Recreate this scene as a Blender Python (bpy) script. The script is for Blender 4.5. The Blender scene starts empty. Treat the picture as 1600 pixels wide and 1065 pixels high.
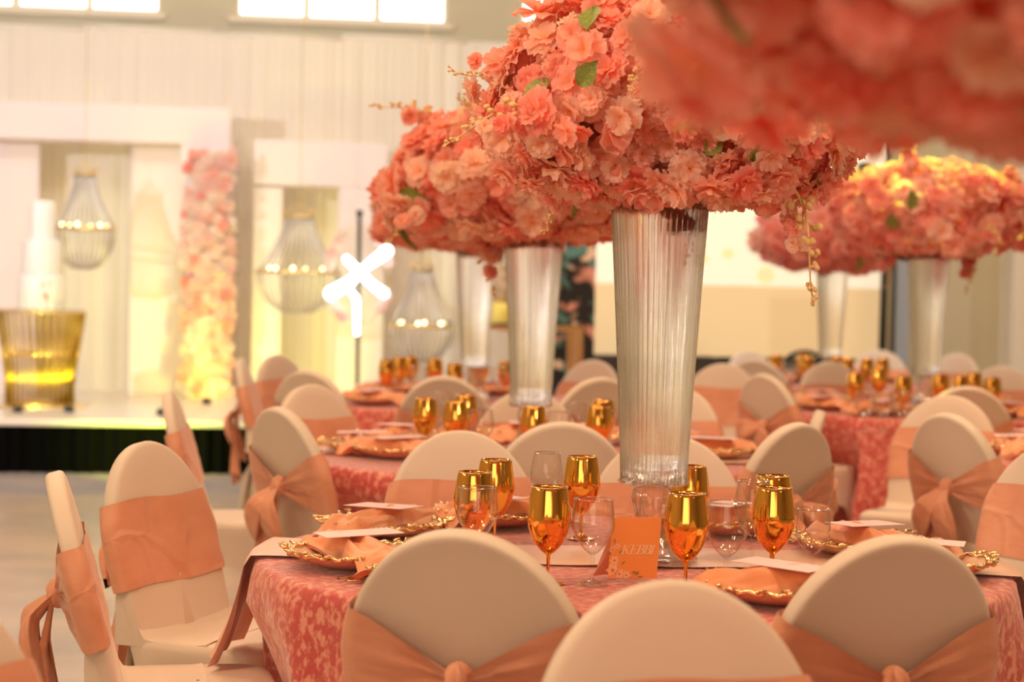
import bpy, math, random
from mathutils import Vector, Matrix, noise
R = math.radians
C = bpy.context.scene.collection
scene = bpy.context.scene

# ------------------------------------------------------------------ camera, light, exposure
SZ = .385
F = 3111.0                      # focal length in pixels of the 1600 wide frame (70 mm)
CAM = Vector((0, 0, 1.41))
cam_d = bpy.data.cameras.new('camera'); cam = bpy.data.objects.new('camera', cam_d); C.objects.link(cam)
cam_d.sensor_width = 36; cam_d.lens = 70.0; cam_d.clip_start = 0.05; cam_d.clip_end = 100
cam_d.dof.use_dof = True; cam_d.dof.focus_distance = 4.72; cam_d.dof.aperture_fstop = 2.9
CM = Matrix.Translation(CAM) @ Matrix.Rotation(R(90 - 1.63), 4, 'X') @ Matrix.Rotation(R(1.2), 4, 'Z')
cam.matrix_world = CM
scene.camera = cam
vs = scene.view_settings
vs.view_transform = 'Standard'; vs.look = 'None'; vs.gamma = 1; vs.use_curve_mapping = False
vs.exposure = -0.04
scene.cycles.use_denoising = True
scene.cycles.max_bounces = 10; scene.cycles.diffuse_bounces = 7; scene.cycles.glossy_bounces = 4
scene.cycles.transmission_bounces = 8; scene.cycles.transparent_max_bounces = 24
scene.cycles.caustics_reflective = False; scene.cycles.caustics_refractive = False
scene.cycles.sample_clamp_indirect = 6

world = bpy.data.worlds.new('world'); scene.world = world; world.use_nodes = True
world.node_tree.nodes['Background'].inputs[0].default_value = (1, .95, .88, 1)
world.node_tree.nodes['Background'].inputs[1].default_value = 0.15

TH = R(8.0); Y0 = 18.6          # the room is turned 8 degrees to the lens; its frame: u along the far wall, v towards it
def S(u, v, z):
    return Vector((u * math.cos(TH) - v * math.sin(TH), Y0 + u * math.sin(TH) + v * math.cos(TH), z))
def toS(p):
    x, y = p.x, p.y - Y0
    return (x * math.cos(TH) + y * math.sin(TH), -x * math.sin(TH) + y * math.cos(TH))
def ray(px, py):
    return (CM.to_3x3() @ Vector(((px - 800) / F, -(py - 532.5) / F, -1)))
def at_z(px, py, z):
    d = ray(px, py); return CAM + d * ((z - CAM.z) / d.z)
def at_y(px, py, y):
    d = ray(px, py); return CAM + d * (y / d.y)
def at_v(px, py, v):            # (u, z) where a ray meets the plane v = const
    d = ray(px, py); n = Vector((-math.sin(TH), math.cos(TH), 0)); o = S(0, v, 0)
    p = CAM + d * ((o - CAM).dot(n) / d.dot(n))
    return toS(p)[0], p.z

def light(name, kind, loc, target, power, color, size=1.0, size_y=None, **kw):
    l = bpy.data.lights.new(name, kind); l.energy = power; l.color = color
    if kind == 'AREA':
        l.size = size
        if size_y: l.shape = 'RECTANGLE'; l.size_y = size_y
    else:
        l.shadow_soft_size = size
    for k, v in kw.items(): setattr(l, k, v)
    o = bpy.data.objects.new(name, l); C.objects.link(o); o.location = loc
    o.rotation_euler = (Vector(target) - Vector(loc)).to_track_quat('-Z', 'Y').to_euler()
    return o
WARM = (1.0, .63, .36)
for i, (x, y) in enumerate([(-2.4, 2.6), (2.2, 3.0), (-2.6, 8.2), (2.6, 8.4)]):
    for dx, dy in ((-1.0, .3), (0, -.6), (1.0, .4)):
        light('ceiling_light', 'AREA', (x + dx, y + dy, 5.0), (x + dx, y + dy, 0), 42, WARM, .38)
for x, y in ((-2.4, 12.6), (3.2, 13.0)):
    light('ceiling_light', 'AREA', (x, y, 5.0), (x, y, 0), 46, (1, .78, .56), 1.3)
# daylight from the glazing behind the photographer and at the left side
light('daylight', 'AREA', (-1.0, -4.4, 2.3), (0, 6, 1.2), 108, (1, .74, .52), 5.5, 2.4)
light('daylight', 'AREA', (-7.0, 4.0, 3.4), (0, 6, .8), 70, (1, .80, .62), 4.0, 1.8)
light('bouquet_fill_spot', 'SPOT', (-3.6, .8, 3.1), (.45, 4.8, 1.98), 430, (1, .76, .56), .25, spot_size=R(21), spot_blend=.6)  # unseen spot added to brighten the main bouquet from the left front
light('bouquet_fill_spot', 'SPOT', (-3.8, 3.6, 3.1), (-.05, 7.9, 1.98), 260, (1, .76, .56), .25, spot_size=R(19), spot_blend=.6)  # added the same way to lift the middle bouquet
light('bouquet_fill_spot', 'SPOT', (-1.6, -1.6, 3.0), (.75, 1.9, 2.05), 190, (1, .76, .56), .25, spot_size=R(24), spot_blend=.6)  # added fill for the out of focus near bouquet
light('bouquet_fill_spot', 'SPOT', (3.4, .4, 2.7), (.5, 4.8, 1.85), 250, (1, .74, .54), .25, spot_size=R(20), spot_blend=.6)  # second added fill on the main bouquet, from the right front
# stage lighting
light('stage_wash', 'SPOT', S(-7.6, -8.5, 3.3), S(-1.6, -.6, 1.5), 960, (.96, .94, 1), .05, spot_size=R(62), spot_blend=.5)
light('stage_fill', 'AREA', S(-2.6, -5.0, 4.9), S(-2.4, 0, 1.6), 75, (.96, .95, .90), 4.5, 1.2)
light('screen_fill', 'AREA', S(4.6, -4.5, 4.9), S(3.9, 0, 1.2), 95, (1, .80, .55), 4.0, 1.0)

# ------------------------------------------------------------------ helpers
def _nt(m):
    m.use_nodes = True; nt = m.node_tree
    return nt, nt.nodes['Principled BSDF']
MATS = {}
def mat(name, col, rough=.6, metal=0, sheen=0, trans=0, spec=None, col2=None, nscale=8, ndet=3, lo=.4, hi=.6,
        bump=0, bscale=60, emit=None, estr=0, ior=None, stretch=None, alpha=None):
    m = bpy.data.materials.new(name); nt, b = _nt(m); N = nt.nodes; L = nt.links
    b.inputs['Base Color'].default_value = (*col, 1); b.inputs['Roughness'].default_value = rough
    b.inputs['Metallic'].default_value = metal
    if sheen: b.inputs['Sheen Weight'].default_value = sheen; b.inputs['Sheen Roughness'].default_value = .4
    if trans: b.inputs['Transmission Weight'].default_value = trans
    if spec is not None: b.inputs['Specular IOR Level'].default_value = spec
    if ior: b.inputs['IOR'].default_value = ior
    if emit: b.inputs['Emission Color'].default_value = (*emit, 1); b.inputs['Emission Strength'].default_value = estr
    tc = N.new('ShaderNodeTexCoord'); vec = tc.outputs['Object']
    if stretch:
        mp = N.new('ShaderNodeMapping'); mp.inputs['Scale'].default_value = stretch; L.new(vec, mp.inputs[0]); vec = mp.outputs[0]
    if col2:
        n = N.new('ShaderNodeTexNoise'); n.inputs['Scale'].default_value = nscale; n.inputs['Detail'].default_value = ndet
        r = N.new('ShaderNodeValToRGB'); r.color_ramp.elements[0].position = lo; r.color_ramp.elements[1].position = hi
        r.color_ramp.elements[0].color = (*col, 1); r.color_ramp.elements[1].color = (*col2, 1)
        L.new(vec, n.inputs['Vector']); L.new(n.outputs[0], r.inputs[0]); L.new(r.outputs[0], b.inputs['Base Color'])
    if bump:
        n = N.new('ShaderNodeTexNoise'); n.inputs['Scale'].default_value = bscale; n.inputs['Detail'].default_value = 4
        bp = N.new('ShaderNodeBump'); bp.inputs['Strength'].default_value = bump; bp.inputs['Distance'].default_value = .01
        L.new(vec, n.inputs['Vector']); L.new(n.outputs[0], bp.inputs['Height']); L.new(bp.outputs[0], b.inputs['Normal'])
    MATS[name] = m
    return m
def thin_glass(name, tint=(1, 1, 1), lo=.06, hi=.75, rough=.02, blend=.35, power=1.0):
    m = bpy.data.materials.new(name); m.use_nodes = True; nt = m.node_tree; N = nt.nodes; L = nt.links; N.clear()
    o = N.new('ShaderNodeOutputMaterial'); t = N.new('ShaderNodeBsdfTransparent'); t.inputs[0].default_value = (*tint, 1)
    g = N.new('ShaderNodeBsdfGlossy'); g.inputs['Roughness'].default_value = rough
    lw = N.new('ShaderNodeLayerWeight'); lw.inputs[0].default_value = blend
    mr = N.new('ShaderNodeMapRange'); mr.inputs['To Min'].default_value = lo; mr.inputs['To Max'].default_value = hi
    mx = N.new('ShaderNodeMixShader')
    pw = N.new('ShaderNodeMath'); pw.operation = 'POWER'; pw.inputs[1].default_value = power; L.new(lw.outputs['Facing'], pw.inputs[0]); L.new(pw.outputs[0], mr.inputs[0]); L.new(mr.outputs[0], mx.inputs[0]); L.new(t.outputs[0], mx.inputs[1]); L.new(g.outputs[0], mx.inputs[2])
    L.new(mx.outputs[0], o.inputs[0]); return m
def petal_mat(name, deep, mid, lite):
    m = bpy.data.materials.new(name); nt, b = _nt(m); N = nt.nodes; L = nt.links
    at = N.new('ShaderNodeAttribute'); at.attribute_name = 'petal'
    sp = N.new('ShaderNodeSeparateColor'); L.new(at.outputs['Color'], sp.inputs[0])
    oi = N.new('ShaderNodeObjectInfo'); add = N.new('ShaderNodeMath'); add.operation = 'ADD'
    L.new(sp.outputs[1], add.inputs[0]); L.new(oi.outputs['Random'], add.inputs[1])
    fr = N.new('ShaderNodeMath'); fr.operation = 'FRACT'; L.new(add.outputs[0], fr.inputs[0])
    r1 = N.new('ShaderNodeValToRGB'); e = r1.color_ramp.elements      # colour of the petal body by blossom
    e[0].position = 0; e[0].color = (*deep, 1); e[1].position = 1; e[1].color = (*lite, 1)
    k = e.new(.45); k.color = (*mid, 1)
    L.new(fr.outputs[0], r1.inputs[0])
    r2 = N.new('ShaderNodeValToRGB'); e = r2.color_ramp.elements      # centre is yellower
    e[0].position = .05; e[0].color = (1, 1, 1, 1); e[1].position = .45; e[1].color = (0, 0, 0, 1)
    L.new(sp.outputs[0], r2.inputs[0])
    mx = N.new('ShaderNodeMixRGB'); mx.inputs[2].default_value = (1, .50, .16, 1)
    def mth(op, a, b=None):
        q = N.new('ShaderNodeMath'); q.operation = op
        for i_, x_ in enumerate((a, b)):
            if x_ is None: continue
            if isinstance(x_, (int, float)): q.inputs[i_].default_value = x_
            else: L.new(x_, q.inputs[i_])
        return q.outputs[0]
    streak = mth('MULTIPLY', mth('ADD', mth('SINE', mth('MULTIPLY', sp.outputs[2], 43.0)), mth('SINE', mth('MULTIPLY', sp.outputs[2], 97.0))), .10)
    edge = mth('MULTIPLY', mth('POWER', sp.outputs[0], 3.0), .22)
    hs = N.new('ShaderNodeMixRGB'); hs.blend_type = 'MIX'; hs.inputs[2].default_value = (1, .86, .76, 1)
    hf = mth('ADD', mth('MAXIMUM', streak, 0.0), edge); L.new(hf, hs.inputs[0]); L.new(r1.outputs[0], hs.inputs[1])
    sc = N.new('ShaderNodeMath'); sc.operation = 'MULTIPLY'; sc.inputs[1].default_value = .6; L.new(r2.outputs[0], sc.inputs[0])
    L.new(sc.outputs[0], mx.inputs[0]); L.new(hs.outputs[0], mx.inputs[1])
    L.new(mx.outputs[0], b.inputs['Base Color']); b.inputs['Roughness'].default_value = .7
    b.inputs['Specular IOR Level'].default_value = .2
    tr = N.new('ShaderNodeBsdfTranslucent'); L.new(mx.outputs[0], tr.inputs[0])
    ms = N.new('ShaderNodeMixShader'); ms.inputs[0].default_value = .50
    out = N['Material Output'] if 'Material Output' in N else N.get('Material Output')
    L.new(b.outputs[0], ms.inputs[1]); L.new(tr.outputs[0], ms.inputs[2]); L.new(ms.outputs[0], out.inputs[0])
    return m

class MB:
    def __init__(s): s.v = []; s.f = []; s.mi = []; s.col = None
    def add(s, vs_, fs, mi=0):
        o = len(s.v); s.v += [tuple(p) for p in vs_]; s.f += [tuple(i + o for i in f) for f in fs]; s.mi += [mi] * len(fs); return s
    def grid(s, pts, nu, nv, cu=False, cv=False, mi=0):     # pts[u*nv+v]
        fs = []
        for i in range(nu if cu else nu - 1):
            for j in range(nv if cv else nv - 1):
                a = i * nv + j; b = ((i + 1) % nu) * nv + j; c = ((i + 1) % nu) * nv + (j + 1) % nv; d = i * nv + (j + 1) % nv
                fs.append((a, b, c, d))
        return s.add(pts, fs, mi)
    def box(s, x0, x1, y0, y1, z0, z1, xf=None, mi=0):
        p = [(x, y, z) for x in (x0, x1) for y in (y0, y1) for z in (z0, z1)]
        if xf: p = [xf(*q) for q in p]
        return s.add(p, [(0, 1, 3, 2), (4, 6, 7, 5), (0, 4, 5, 1), (2, 3, 7, 6), (0, 2, 6, 4), (1, 5, 7, 3)], mi)
    def tube(s, path, r, n=8, closed=False, mi=0):
        P = [Vector(p) for p in path]; pts = []; m = len(P); rr = r if hasattr(r, '__len__') else [r] * m
        for i, p in enumerate(P):
            t = (P[(i + 1) % m] - P[i - 1]) if closed else (P[min(i + 1, m - 1)] - P[max(i - 1, 0)])
            t.normalize(); a = t.cross(Vector((0, 0, 1)))
            if a.length < .05: a = t.cross(Vector((1, 0, 0)))
            a.normalize(); b = t.cross(a)
            for k in range(n):
                w = 2 * math.pi * k / n; pts.append(p + (a * math.cos(w) + b * math.sin(w)) * rr[i])
        s.grid(pts, m, n, closed, True, mi)
        if not closed:
            o = len(s.v) - m * n
            s.f.append(tuple(o + k for k in range(n))); s.f.append(tuple(o + (m - 1) * n + n - 1 - k for k in range(n))); s.mi += [mi, mi]
        return s
    def lathe(s, prof, n=32, mod=None, mi=0, c=(0, 0, 0)):
        pts = []
        for (r, z) in prof:
            for k in range(n):
                w = 2 * math.pi * k / n; q = r * (mod(w, z) if mod else 1)
                pts.append((c[0] + q * math.cos(w), c[1] + q * math.sin(w), c[2] + z))
        return s.grid(pts, len(prof), n, False, True, mi)
    def ball(s, c, r, n=10, m=7, mi=0):
        rx, ry, rz = r if hasattr(r, '__len__') else (r, r, r)
        pts = [(c[0] + rx * math.sin(math.pi * i / (m - 1)) * math.cos(2 * math.pi * k / n), c[1] + ry * math.sin(math.pi * i / (m - 1)) * math.sin(2 * math.pi * k / n),
                c[2] + rz * math.cos(math.pi * i / (m - 1))) for i in range(m) for k in range(n)]
        return s.grid(pts, m, n, False, True, mi)
    def mesh(s, name, mats, smooth=True, fix=False):
        me = bpy.data.meshes.new(name); me.from_pydata(s.v, [], s.f)
        for m in (mats if isinstance(mats, (list, tuple)) else [mats]): me.materials.append(m)
        if len(set(s.mi)) > 1: me.polygons.foreach_set('material_index', s.mi)
        if smooth: me.polygons.foreach_set('use_smooth', [True] * len(me.polygons))
        if s.col:
            a = me.color_attributes.new('petal', 'FLOAT_COLOR', 'POINT'); a.data.foreach_set('color', [x for c in s.col for x in (c[0], c[1], c[2], 1)])
        me.update()
        if fix:
            import bmesh
            bm = bmesh.new(); bm.from_mesh(me); bmesh.ops.remove_doubles(bm, verts=bm.verts, dist=1e-5)
            bmesh.ops.recalc_face_normals(bm, faces=bm.faces); bm.to_mesh(me); bm.free()
        return me
    def obj(s, name, mats, parent=None, smooth=True, fix=False):
        return link(name, s.mesh(name, mats, smooth, fix), parent)
def link(name, data, parent=None):
    o = bpy.data.objects.new(name, data); C.objects.link(o)
    if parent: o.parent = parent
    return o
def tag(o, label=None, cat=None, group=None, kind=None):
    for k, v in (('label', label), ('category', cat), ('group', group), ('kind', kind)):
        if v: o[k] = v
    return o
def thing(name, label, cat, loc=(0, 0, 0), rz=0, group=None):
    o = link(name, None); o.location = loc; o.rotation_euler = (0, 0, rz); o.empty_display_size = .05
    return tag(o, label, cat, group)
def struct(name, mb, m, smooth=False):
    return tag(mb.obj(name, m, None, smooth), kind='structure')
def copy_tree(o, parent=None):
    c = o.copy(); C.objects.link(c); c.parent = parent
    for ch in KIDS.get(o.name, []) or list(o.children): copy_tree(ch, c)
    return c
KIDS = {}
def bevel(o, w=.004, seg=2):
    m = o.modifiers.new('bevel', 'BEVEL'); m.width = w; m.segments = seg; m.limit_method = 'ANGLE'; return o

# ------------------------------------------------------------------ materials
M = {}
M['wall'] = mat('painted_wall', (.62, .57, .42), .8, col2=(.59, .54, .39), nscale=1.2, bump=.1, bscale=40)
M['ceiling'] = mat('ceiling_paint', (.80, .72, .60), .9)
M['floor'] = mat('polished_concrete', (.36, .33, .33), .26, col2=(.52, .44, .38), nscale=1.1, ndet=6, lo=.38, hi=.62, bump=.15, bscale=3)
M['stage'] = mat('white_stage_floor', (.82, .76, .66), .25)
M['skirt'] = mat('black_skirt_cloth', (.004, .004, .0035), .95, bump=.2, spec=0)
M['drape'] = mat('sheer_drape_cloth', (.86, .80, .70), .85, sheen=.3)
M['panel'] = mat('white_panel_board', (.88, .79, .80), .6)
M['cover'] = mat('ivory_spandex', (.80, .735, .64), .55, sheen=.25, bump=.05, bscale=90)
M['sash'] = mat('peach_satin', (.76, .36, .23), .42, sheen=.35, col2=(.82, .42, .28), nscale=6, bump=.45, bscale=11, stretch=(1, 1, 1.8))
M['velvet'] = mat('crushed_velvet', (.62, .10, .10), .5, sheen=.6, col2=(.86, .38, .30), nscale=52, ndet=12, lo=.47, hi=.59, bump=.5, bscale=40, stretch=(1, 1, .8))
def crease(m, scale=5.5, strength=.55):
    nt = m.node_tree; N = nt.nodes; L = nt.links; b = N['Principled BSDF']
    tc = N.new('ShaderNodeTexCoord'); nz = N.new('ShaderNodeTexNoise'); nz.inputs['Scale'].default_value = 3; L.new(tc.outputs['Object'], nz.inputs['Vector'])
    mx = N.new('ShaderNodeMixRGB'); mx.inputs[0].default_value = .18; L.new(tc.outputs['Object'], mx.inputs[1]); L.new(nz.outputs['Color'], mx.inputs[2])
    v = N.new('ShaderNodeTexVoronoi'); v.feature = 'DISTANCE_TO_EDGE'; v.inputs['Scale'].default_value = scale; L.new(mx.outputs[0], v.inputs['Vector'])
    r = N.new('ShaderNodeMapRange'); r.inputs['From Max'].default_value = .10; r.inputs['To Min'].default_value = 1; r.inputs['To Max'].default_value = 0; L.new(v.outputs['Distance'], r.inputs[0])
    bp = N.new('ShaderNodeBump'); bp.inputs['Strength'].default_value = strength; bp.inputs['Distance'].default_value = .006; L.new(r.outputs[0], bp.inputs['Height'])
    if b.inputs['Normal'].links: L.new(b.inputs['Normal'].links[0].from_socket, bp.inputs['Normal'])
    L.new(bp.outputs[0], b.inputs['Normal'])
crease(M['sash'])
M['runner'] = mat('pale_peach_satin', (.90, .58, .44), .35, sheen=.3, bump=.08, bscale=14)
M['napkin'] = mat('peach_napkin_satin', (.88, .36, .17), .42, sheen=.3, col2=(.92, .44, .24), nscale=9, bump=.10, bscale=30)
M['card'] = mat('blush_card', (.92, .76, .84), .6)
M['plate'] = mat('blush_plate', (.84, .62, .48), .25)
M['gold'] = mat('gold', (.96, .52, .11), .09, 1)
M['goldrim'] = mat('gold_leaf', (.98, .78, .42), .2, 1, bump=.3, bscale=60)
M['rod'] = mat('dark_gold', (.55, .36, .06), .3, 1)
M['glass'] = thin_glass('clear_glass', (1, .995, .99), .035, 1.0, .015, .40, 2.2)
M['glassrim'] = thin_glass('glass_rim', (1, 1, 1), .55, 1.0, .05, .5)
M['goldlip'] = mat('pale_gold_lip', (1, .88, .66), .15, 1)
M['vase'] = thin_glass('fluted_glass', (1, .985, .975), .07, .85, .07, .45)
def fluted(name):
    m = bpy.data.materials.new(name); m.use_nodes = True; nt = m.node_tree; N = nt.nodes; L = nt.links; N.clear()
    o = N.new('ShaderNodeOutputMaterial'); t = N.new('ShaderNodeBsdfTransparent'); g = N.new('ShaderNodeBsdfGlass'); g.inputs['IOR'].default_value = 1.33; g.inputs['Roughness'].default_value = .02
    mx = N.new('ShaderNodeMixShader'); mx.inputs[0].default_value = .52
    L.new(t.outputs[0], mx.inputs[1]); L.new(g.outputs[0], mx.inputs[2]); L.new(mx.outputs[0], o.inputs[0]); return m
M['flute'] = fluted('refracting_fluted_glass')
M['crystal'] = thin_glass('crystal_beads', (1, .99, .97), .45, .9, .30, .4)
M['petal'] = petal_mat('coral_petal', (1, .36, .28), (1, .55, .43), (1, .80, .64))
M['petal_pink'] = petal_mat('pink_petal', (.94, .36, .35), (1, .54, .50), (1, .76, .70))
M['petal_pale'] = petal_mat('pale_petal', (.96, .66, .68), (1, .84, .80), (1, .95, .88))
M['leaf'] = mat('leaf_green', (.16, .22, .04), .5, col2=(.28, .32, .07), nscale=20)
M['bud'] = mat('bud_sprig', (.62, .50, .18), .6, col2=(.85, .52, .26), nscale=30)
M['white'] = mat('white_icing', (.92, .90, .88), .4)
M['black'] = mat('black_metal', (.02, .02, .02), .4)
M['dark'] = mat('dark_wood', (.05, .035, .03), .5)
M['glow'] = mat('neon_white', (1, 1, 1), .5, emit=(1, .96, .96), estr=7)
M['bulb'] = mat('warm_bulb', (1, .9, .7), .5, emit=(1, .80, .45), estr=9)
M['ylamp'] = mat('yellow_lamp', (1, .9, .2), .5, emit=(1, .95, .18), estr=10)
M['window'] = mat('daylit_window', (1, 1, 1), .3, emit=(.97, 1, 1), estr=3.0)
M['frame'] = mat('window_frame_paint', (.80, .72, .56), .5)
M['orange'] = mat('orange_print', (1.0, .37, .10), .5)
M['paper'] = mat('translucent_paper', (.92, .62, .44), .5)
M['wood'] = mat('plain_wood', (.5, .33, .2), .6)

# ------------------------------------------------------------------ room
mb = MB(); mb.box(-9, 9, -24, .3, -.2, 0, S); struct('floor', mb, M['floor'])
mb = MB(); mb.box(-9, 9, -24, .3, 5.4, 5.6, S); struct('ceiling', mb, M['ceiling'])
mb = MB(); mb.box(-9.2, -9, -24, .3, 0, 5.4, S); struct('wall_left', mb, M['wall'])
mb = MB(); mb.box(9, 9.2, -24, .3, 0, 5.4, S); struct('wall_right', mb, M['wall'])
mb = MB(); mb.box(-9, 9, -24.2, -24, 0, 5.4, S); struct('wall_front', mb, M['wall'])
# window openings in the far wall: groups of panes
wins = []           # (list of pane u ranges, sill z)
uz = lambda x, y: at_v(x, y, -.05)
zs = uz(585, 34)[1] ; ztop = zs + .95
groups = [[(-180, -82), (-70, 16), (30, 133), (145, 245)], [(376, 474), (486, 585), (597, 695)], [(822, 922), (934, 1034), (1046, 1144)]]
openings = []
for g in groups:
    openings.append((uz(g[0][0] - 8, 0)[0], uz(g[-1][1] + 4, 0)[0]))
mb = MB(); mb.box(-9, 9, 0, .3, 0, zs, S); mb.box(-9, 9, 0, .3, ztop, 5.4, S)
edges = [-9.0] + [e for o in openings for e in o] + [9.0]
for i in range(0, len(edges), 2): mb.box(edges[i], edges[i + 1], 0, .3, zs, ztop, S)
struct('wall_back', mb, M['wall'])
for gi, g in enumerate(groups):
    a, b = openings[gi]
    w = tag(link('window_%d' % (gi + 1), None), kind='structure'); w.location = S((a + b) / 2, 0, zs); w.rotation_euler = (0, 0, TH)
    inv = w.matrix_basis.inverted()
    xf = lambda u, v, z: inv @ S(u, v, z)
    f = MB(); us = [(uz(p[0], 0)[0], uz(p[1], 0)[0]) for p in g]
    f.box(a, b, .05, .16, zs, zs + .04, xf); f.box(a, b, .05, .16, ztop - .04, ztop, xf)
    cuts = [a] + [x for p in us for x in p] + [b]
    for i in range(0, len(cuts), 2): f.box(cuts[i], cuts[i + 1], .05, .16, zs + .04, ztop - .04, xf)
    f.obj('window_frame', M['frame'], w, False)
    for p in us:
        q = MB(); q.box(p[0], p[1], .09, .11, zs + .04, ztop - .04, xf); q.obj('pane', M['window'], w, False)
    q = MB(); q.box(a - .06, b + .06, -.06, .05, zs - .05, zs, xf); q.obj('window_sill', M['frame'], w, False)
# pilaster on the right side of the far wall
u0 = at_v(1588, 300, -.3)[0]
mb = MB(); mb.box(u0, u0 + .5, -.3, 0, 0, 5.4, S); struct('trim_1', mb, mat('white_pilaster', (.85, .80, .72), .6))
mb = MB(); mb.box(at_v(1420, 300, -.02)[0], at_v(1588, 300, -.02)[0], -.025, 0, 0, .14, S); struct('baseboard_back', mb, M['frame'])

# stage
ust = at_v(640, 600, -4.0)[0]
st = thing('stage', 'low white stage with a pleated black skirt in front of the drapes', 'stage', S(-4, -2, 0), TH)
inv = (Matrix.Translation(S(-4, -2, 0)) @ Matrix.Rotation(TH, 4, 'Z')).inverted()
sx = lambda u, v, z: inv @ S(u, v, z)
mb = MB(); mb.box(-8.8, ust, -4.0, -.1, SZ - .05, SZ, sx); bevel(mb.obj('deck', M['stage'], st, False), .01)
n = 420; pts = []
for i in range(n):
    u = -8.8 + (ust + 8.75) * i / (n - 1)
    for z in (SZ - .05, .17, 0.004): pts.append(sx(u, -3.97 + .022 * math.sin(u * 62) + .012 * math.sin(u * 23), z))
mb = MB(); mb.grid(pts, n, 3); mb.obj('skirt', M['skirt'], st)
for u in (-8, -6.5, -5, -3.5, -2, -1.2):
    mb = MB(); mb.box(u, u + .06, -3.6, -3.5, 0, SZ - .05, sx); mb.box(u, u + .06, -.6, -.5, 0, SZ - .05, sx); mb.obj('support', M['black'], st, False)

# sheer drape panels
zt0 = at_v(170, 46, -.25)[1]; pw = 1.15
ua = -7.4; k = 0; uend = at_v(912, 300, -.25)[0]
while ua < uend:
    ub = min(ua + pw, uend); rnd = random.Random(k)
    zt = zt0 + (0.0 if k % 2 else -.02)
    base = SZ if ua < ust - .3 else 0.01
    d = thing('sheer_drape', 'x', 'drape', S((ua + ub) / 2, -.25, 0), TH, 'sheer white drapes along the far wall')
    nn = 90; pts = []; ph = rnd.uniform(0, 6)
    for i in range(nn):
        u = (ub - ua) * (i / (nn - 1) - .5)
        for j in range(7):
            z = base + (zt - base) * j / 6
            a = .013 + .006 * (1 - j / 6)
            pts.append((u, a * math.sin(u * 27 + ph + 1.6 * math.sin(u * 7 + ph)) * (.6 + .4 * math.sin(u * 5.3 + k)) + .005 * math.sin(u * 83 + j * .3), z))
    mb = MB(); mb.grid(pts, nn, 7); mb.obj('fabric', M['drape'], d)
    mb = MB(); mb.tube([(-(ub - ua) / 2, .01, zt + .015), ((ub - ua) / 2, .01, zt + .015)], .022, 8); mb.obj('rail', M['drape'], d)
    k += 1; ua = ub
ords = ['first', 'second', 'third', 'fourth', 'fifth', 'sixth', 'seventh', 'eighth', 'ninth', 'tenth', 'eleventh', 'twelfth', 'thirteenth', 'fourteenth', 'fifteenth', 'sixteenth', 'seventeenth', 'eighteenth']
dl = sorted([o for o in C.objects if o.name.startswith('sheer_drape')], key=lambda o: o.location.x)
for i, o in enumerate(dl): o['label'] = 'pleated sheer white drape panel on the far wall, %s from the left end' % ords[i]

# stage arches (boards)
def frame_thing(name, label, cat, v, parts, depth=.22, m='panel'):
    u, z = parts[0][1][0:2]
    u, _ = at_v(parts[0][1][0], 400, v)
    base = S(u, v, SZ); t = thing(name, label, cat, base, TH)
    iv = (Matrix.Translation(base) @ Matrix.Rotation(TH, 4, 'Z')).inverted()
    for pn, (x0, y0, x1, y1) in parts:
        ua_, za = at_v(x0, y0, v); ub_, _ = at_v(x1, y0, v); _, zb = at_v((x0 + x1) / 2, y1, v)
        if y1 > 640: zb = SZ
        q = MB(); q.box(ua_, ub_, v, v + depth, zb, za, lambda a, b, c: iv @ S(a, b, c)); bevel(q.obj(pn, M[m], t, False), .008)
    return t
frame_thing('stage_arch', 'large pale pink square arch board with the flower column on its leg', 'stage arch', -1.0,
            [('lintel', (-140, 152, 361, 219)), ('post', (283, 220, 361, 700)), ('post', (-140, 217, -60, 700))], .25)
frame_thing('backdrop_panel', 'white board standing behind the large arch between drape and flower column', 'stage panel', -.72,
            [('board', (206, 222, 290, 700)), ('board', (-60, 214, 62, 700)), ('cross_rail', (-60, 205, 290, 219))], .12)
frame_thing('stage_arch', 'smaller white square arch board standing behind the neon sign', 'stage arch', -.85,
            [('lintel', (397, 217, 606, 291)), ('post', (397, 292, 442, 700)), ('post', (530, 292, 603, 700))], .25)

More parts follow.
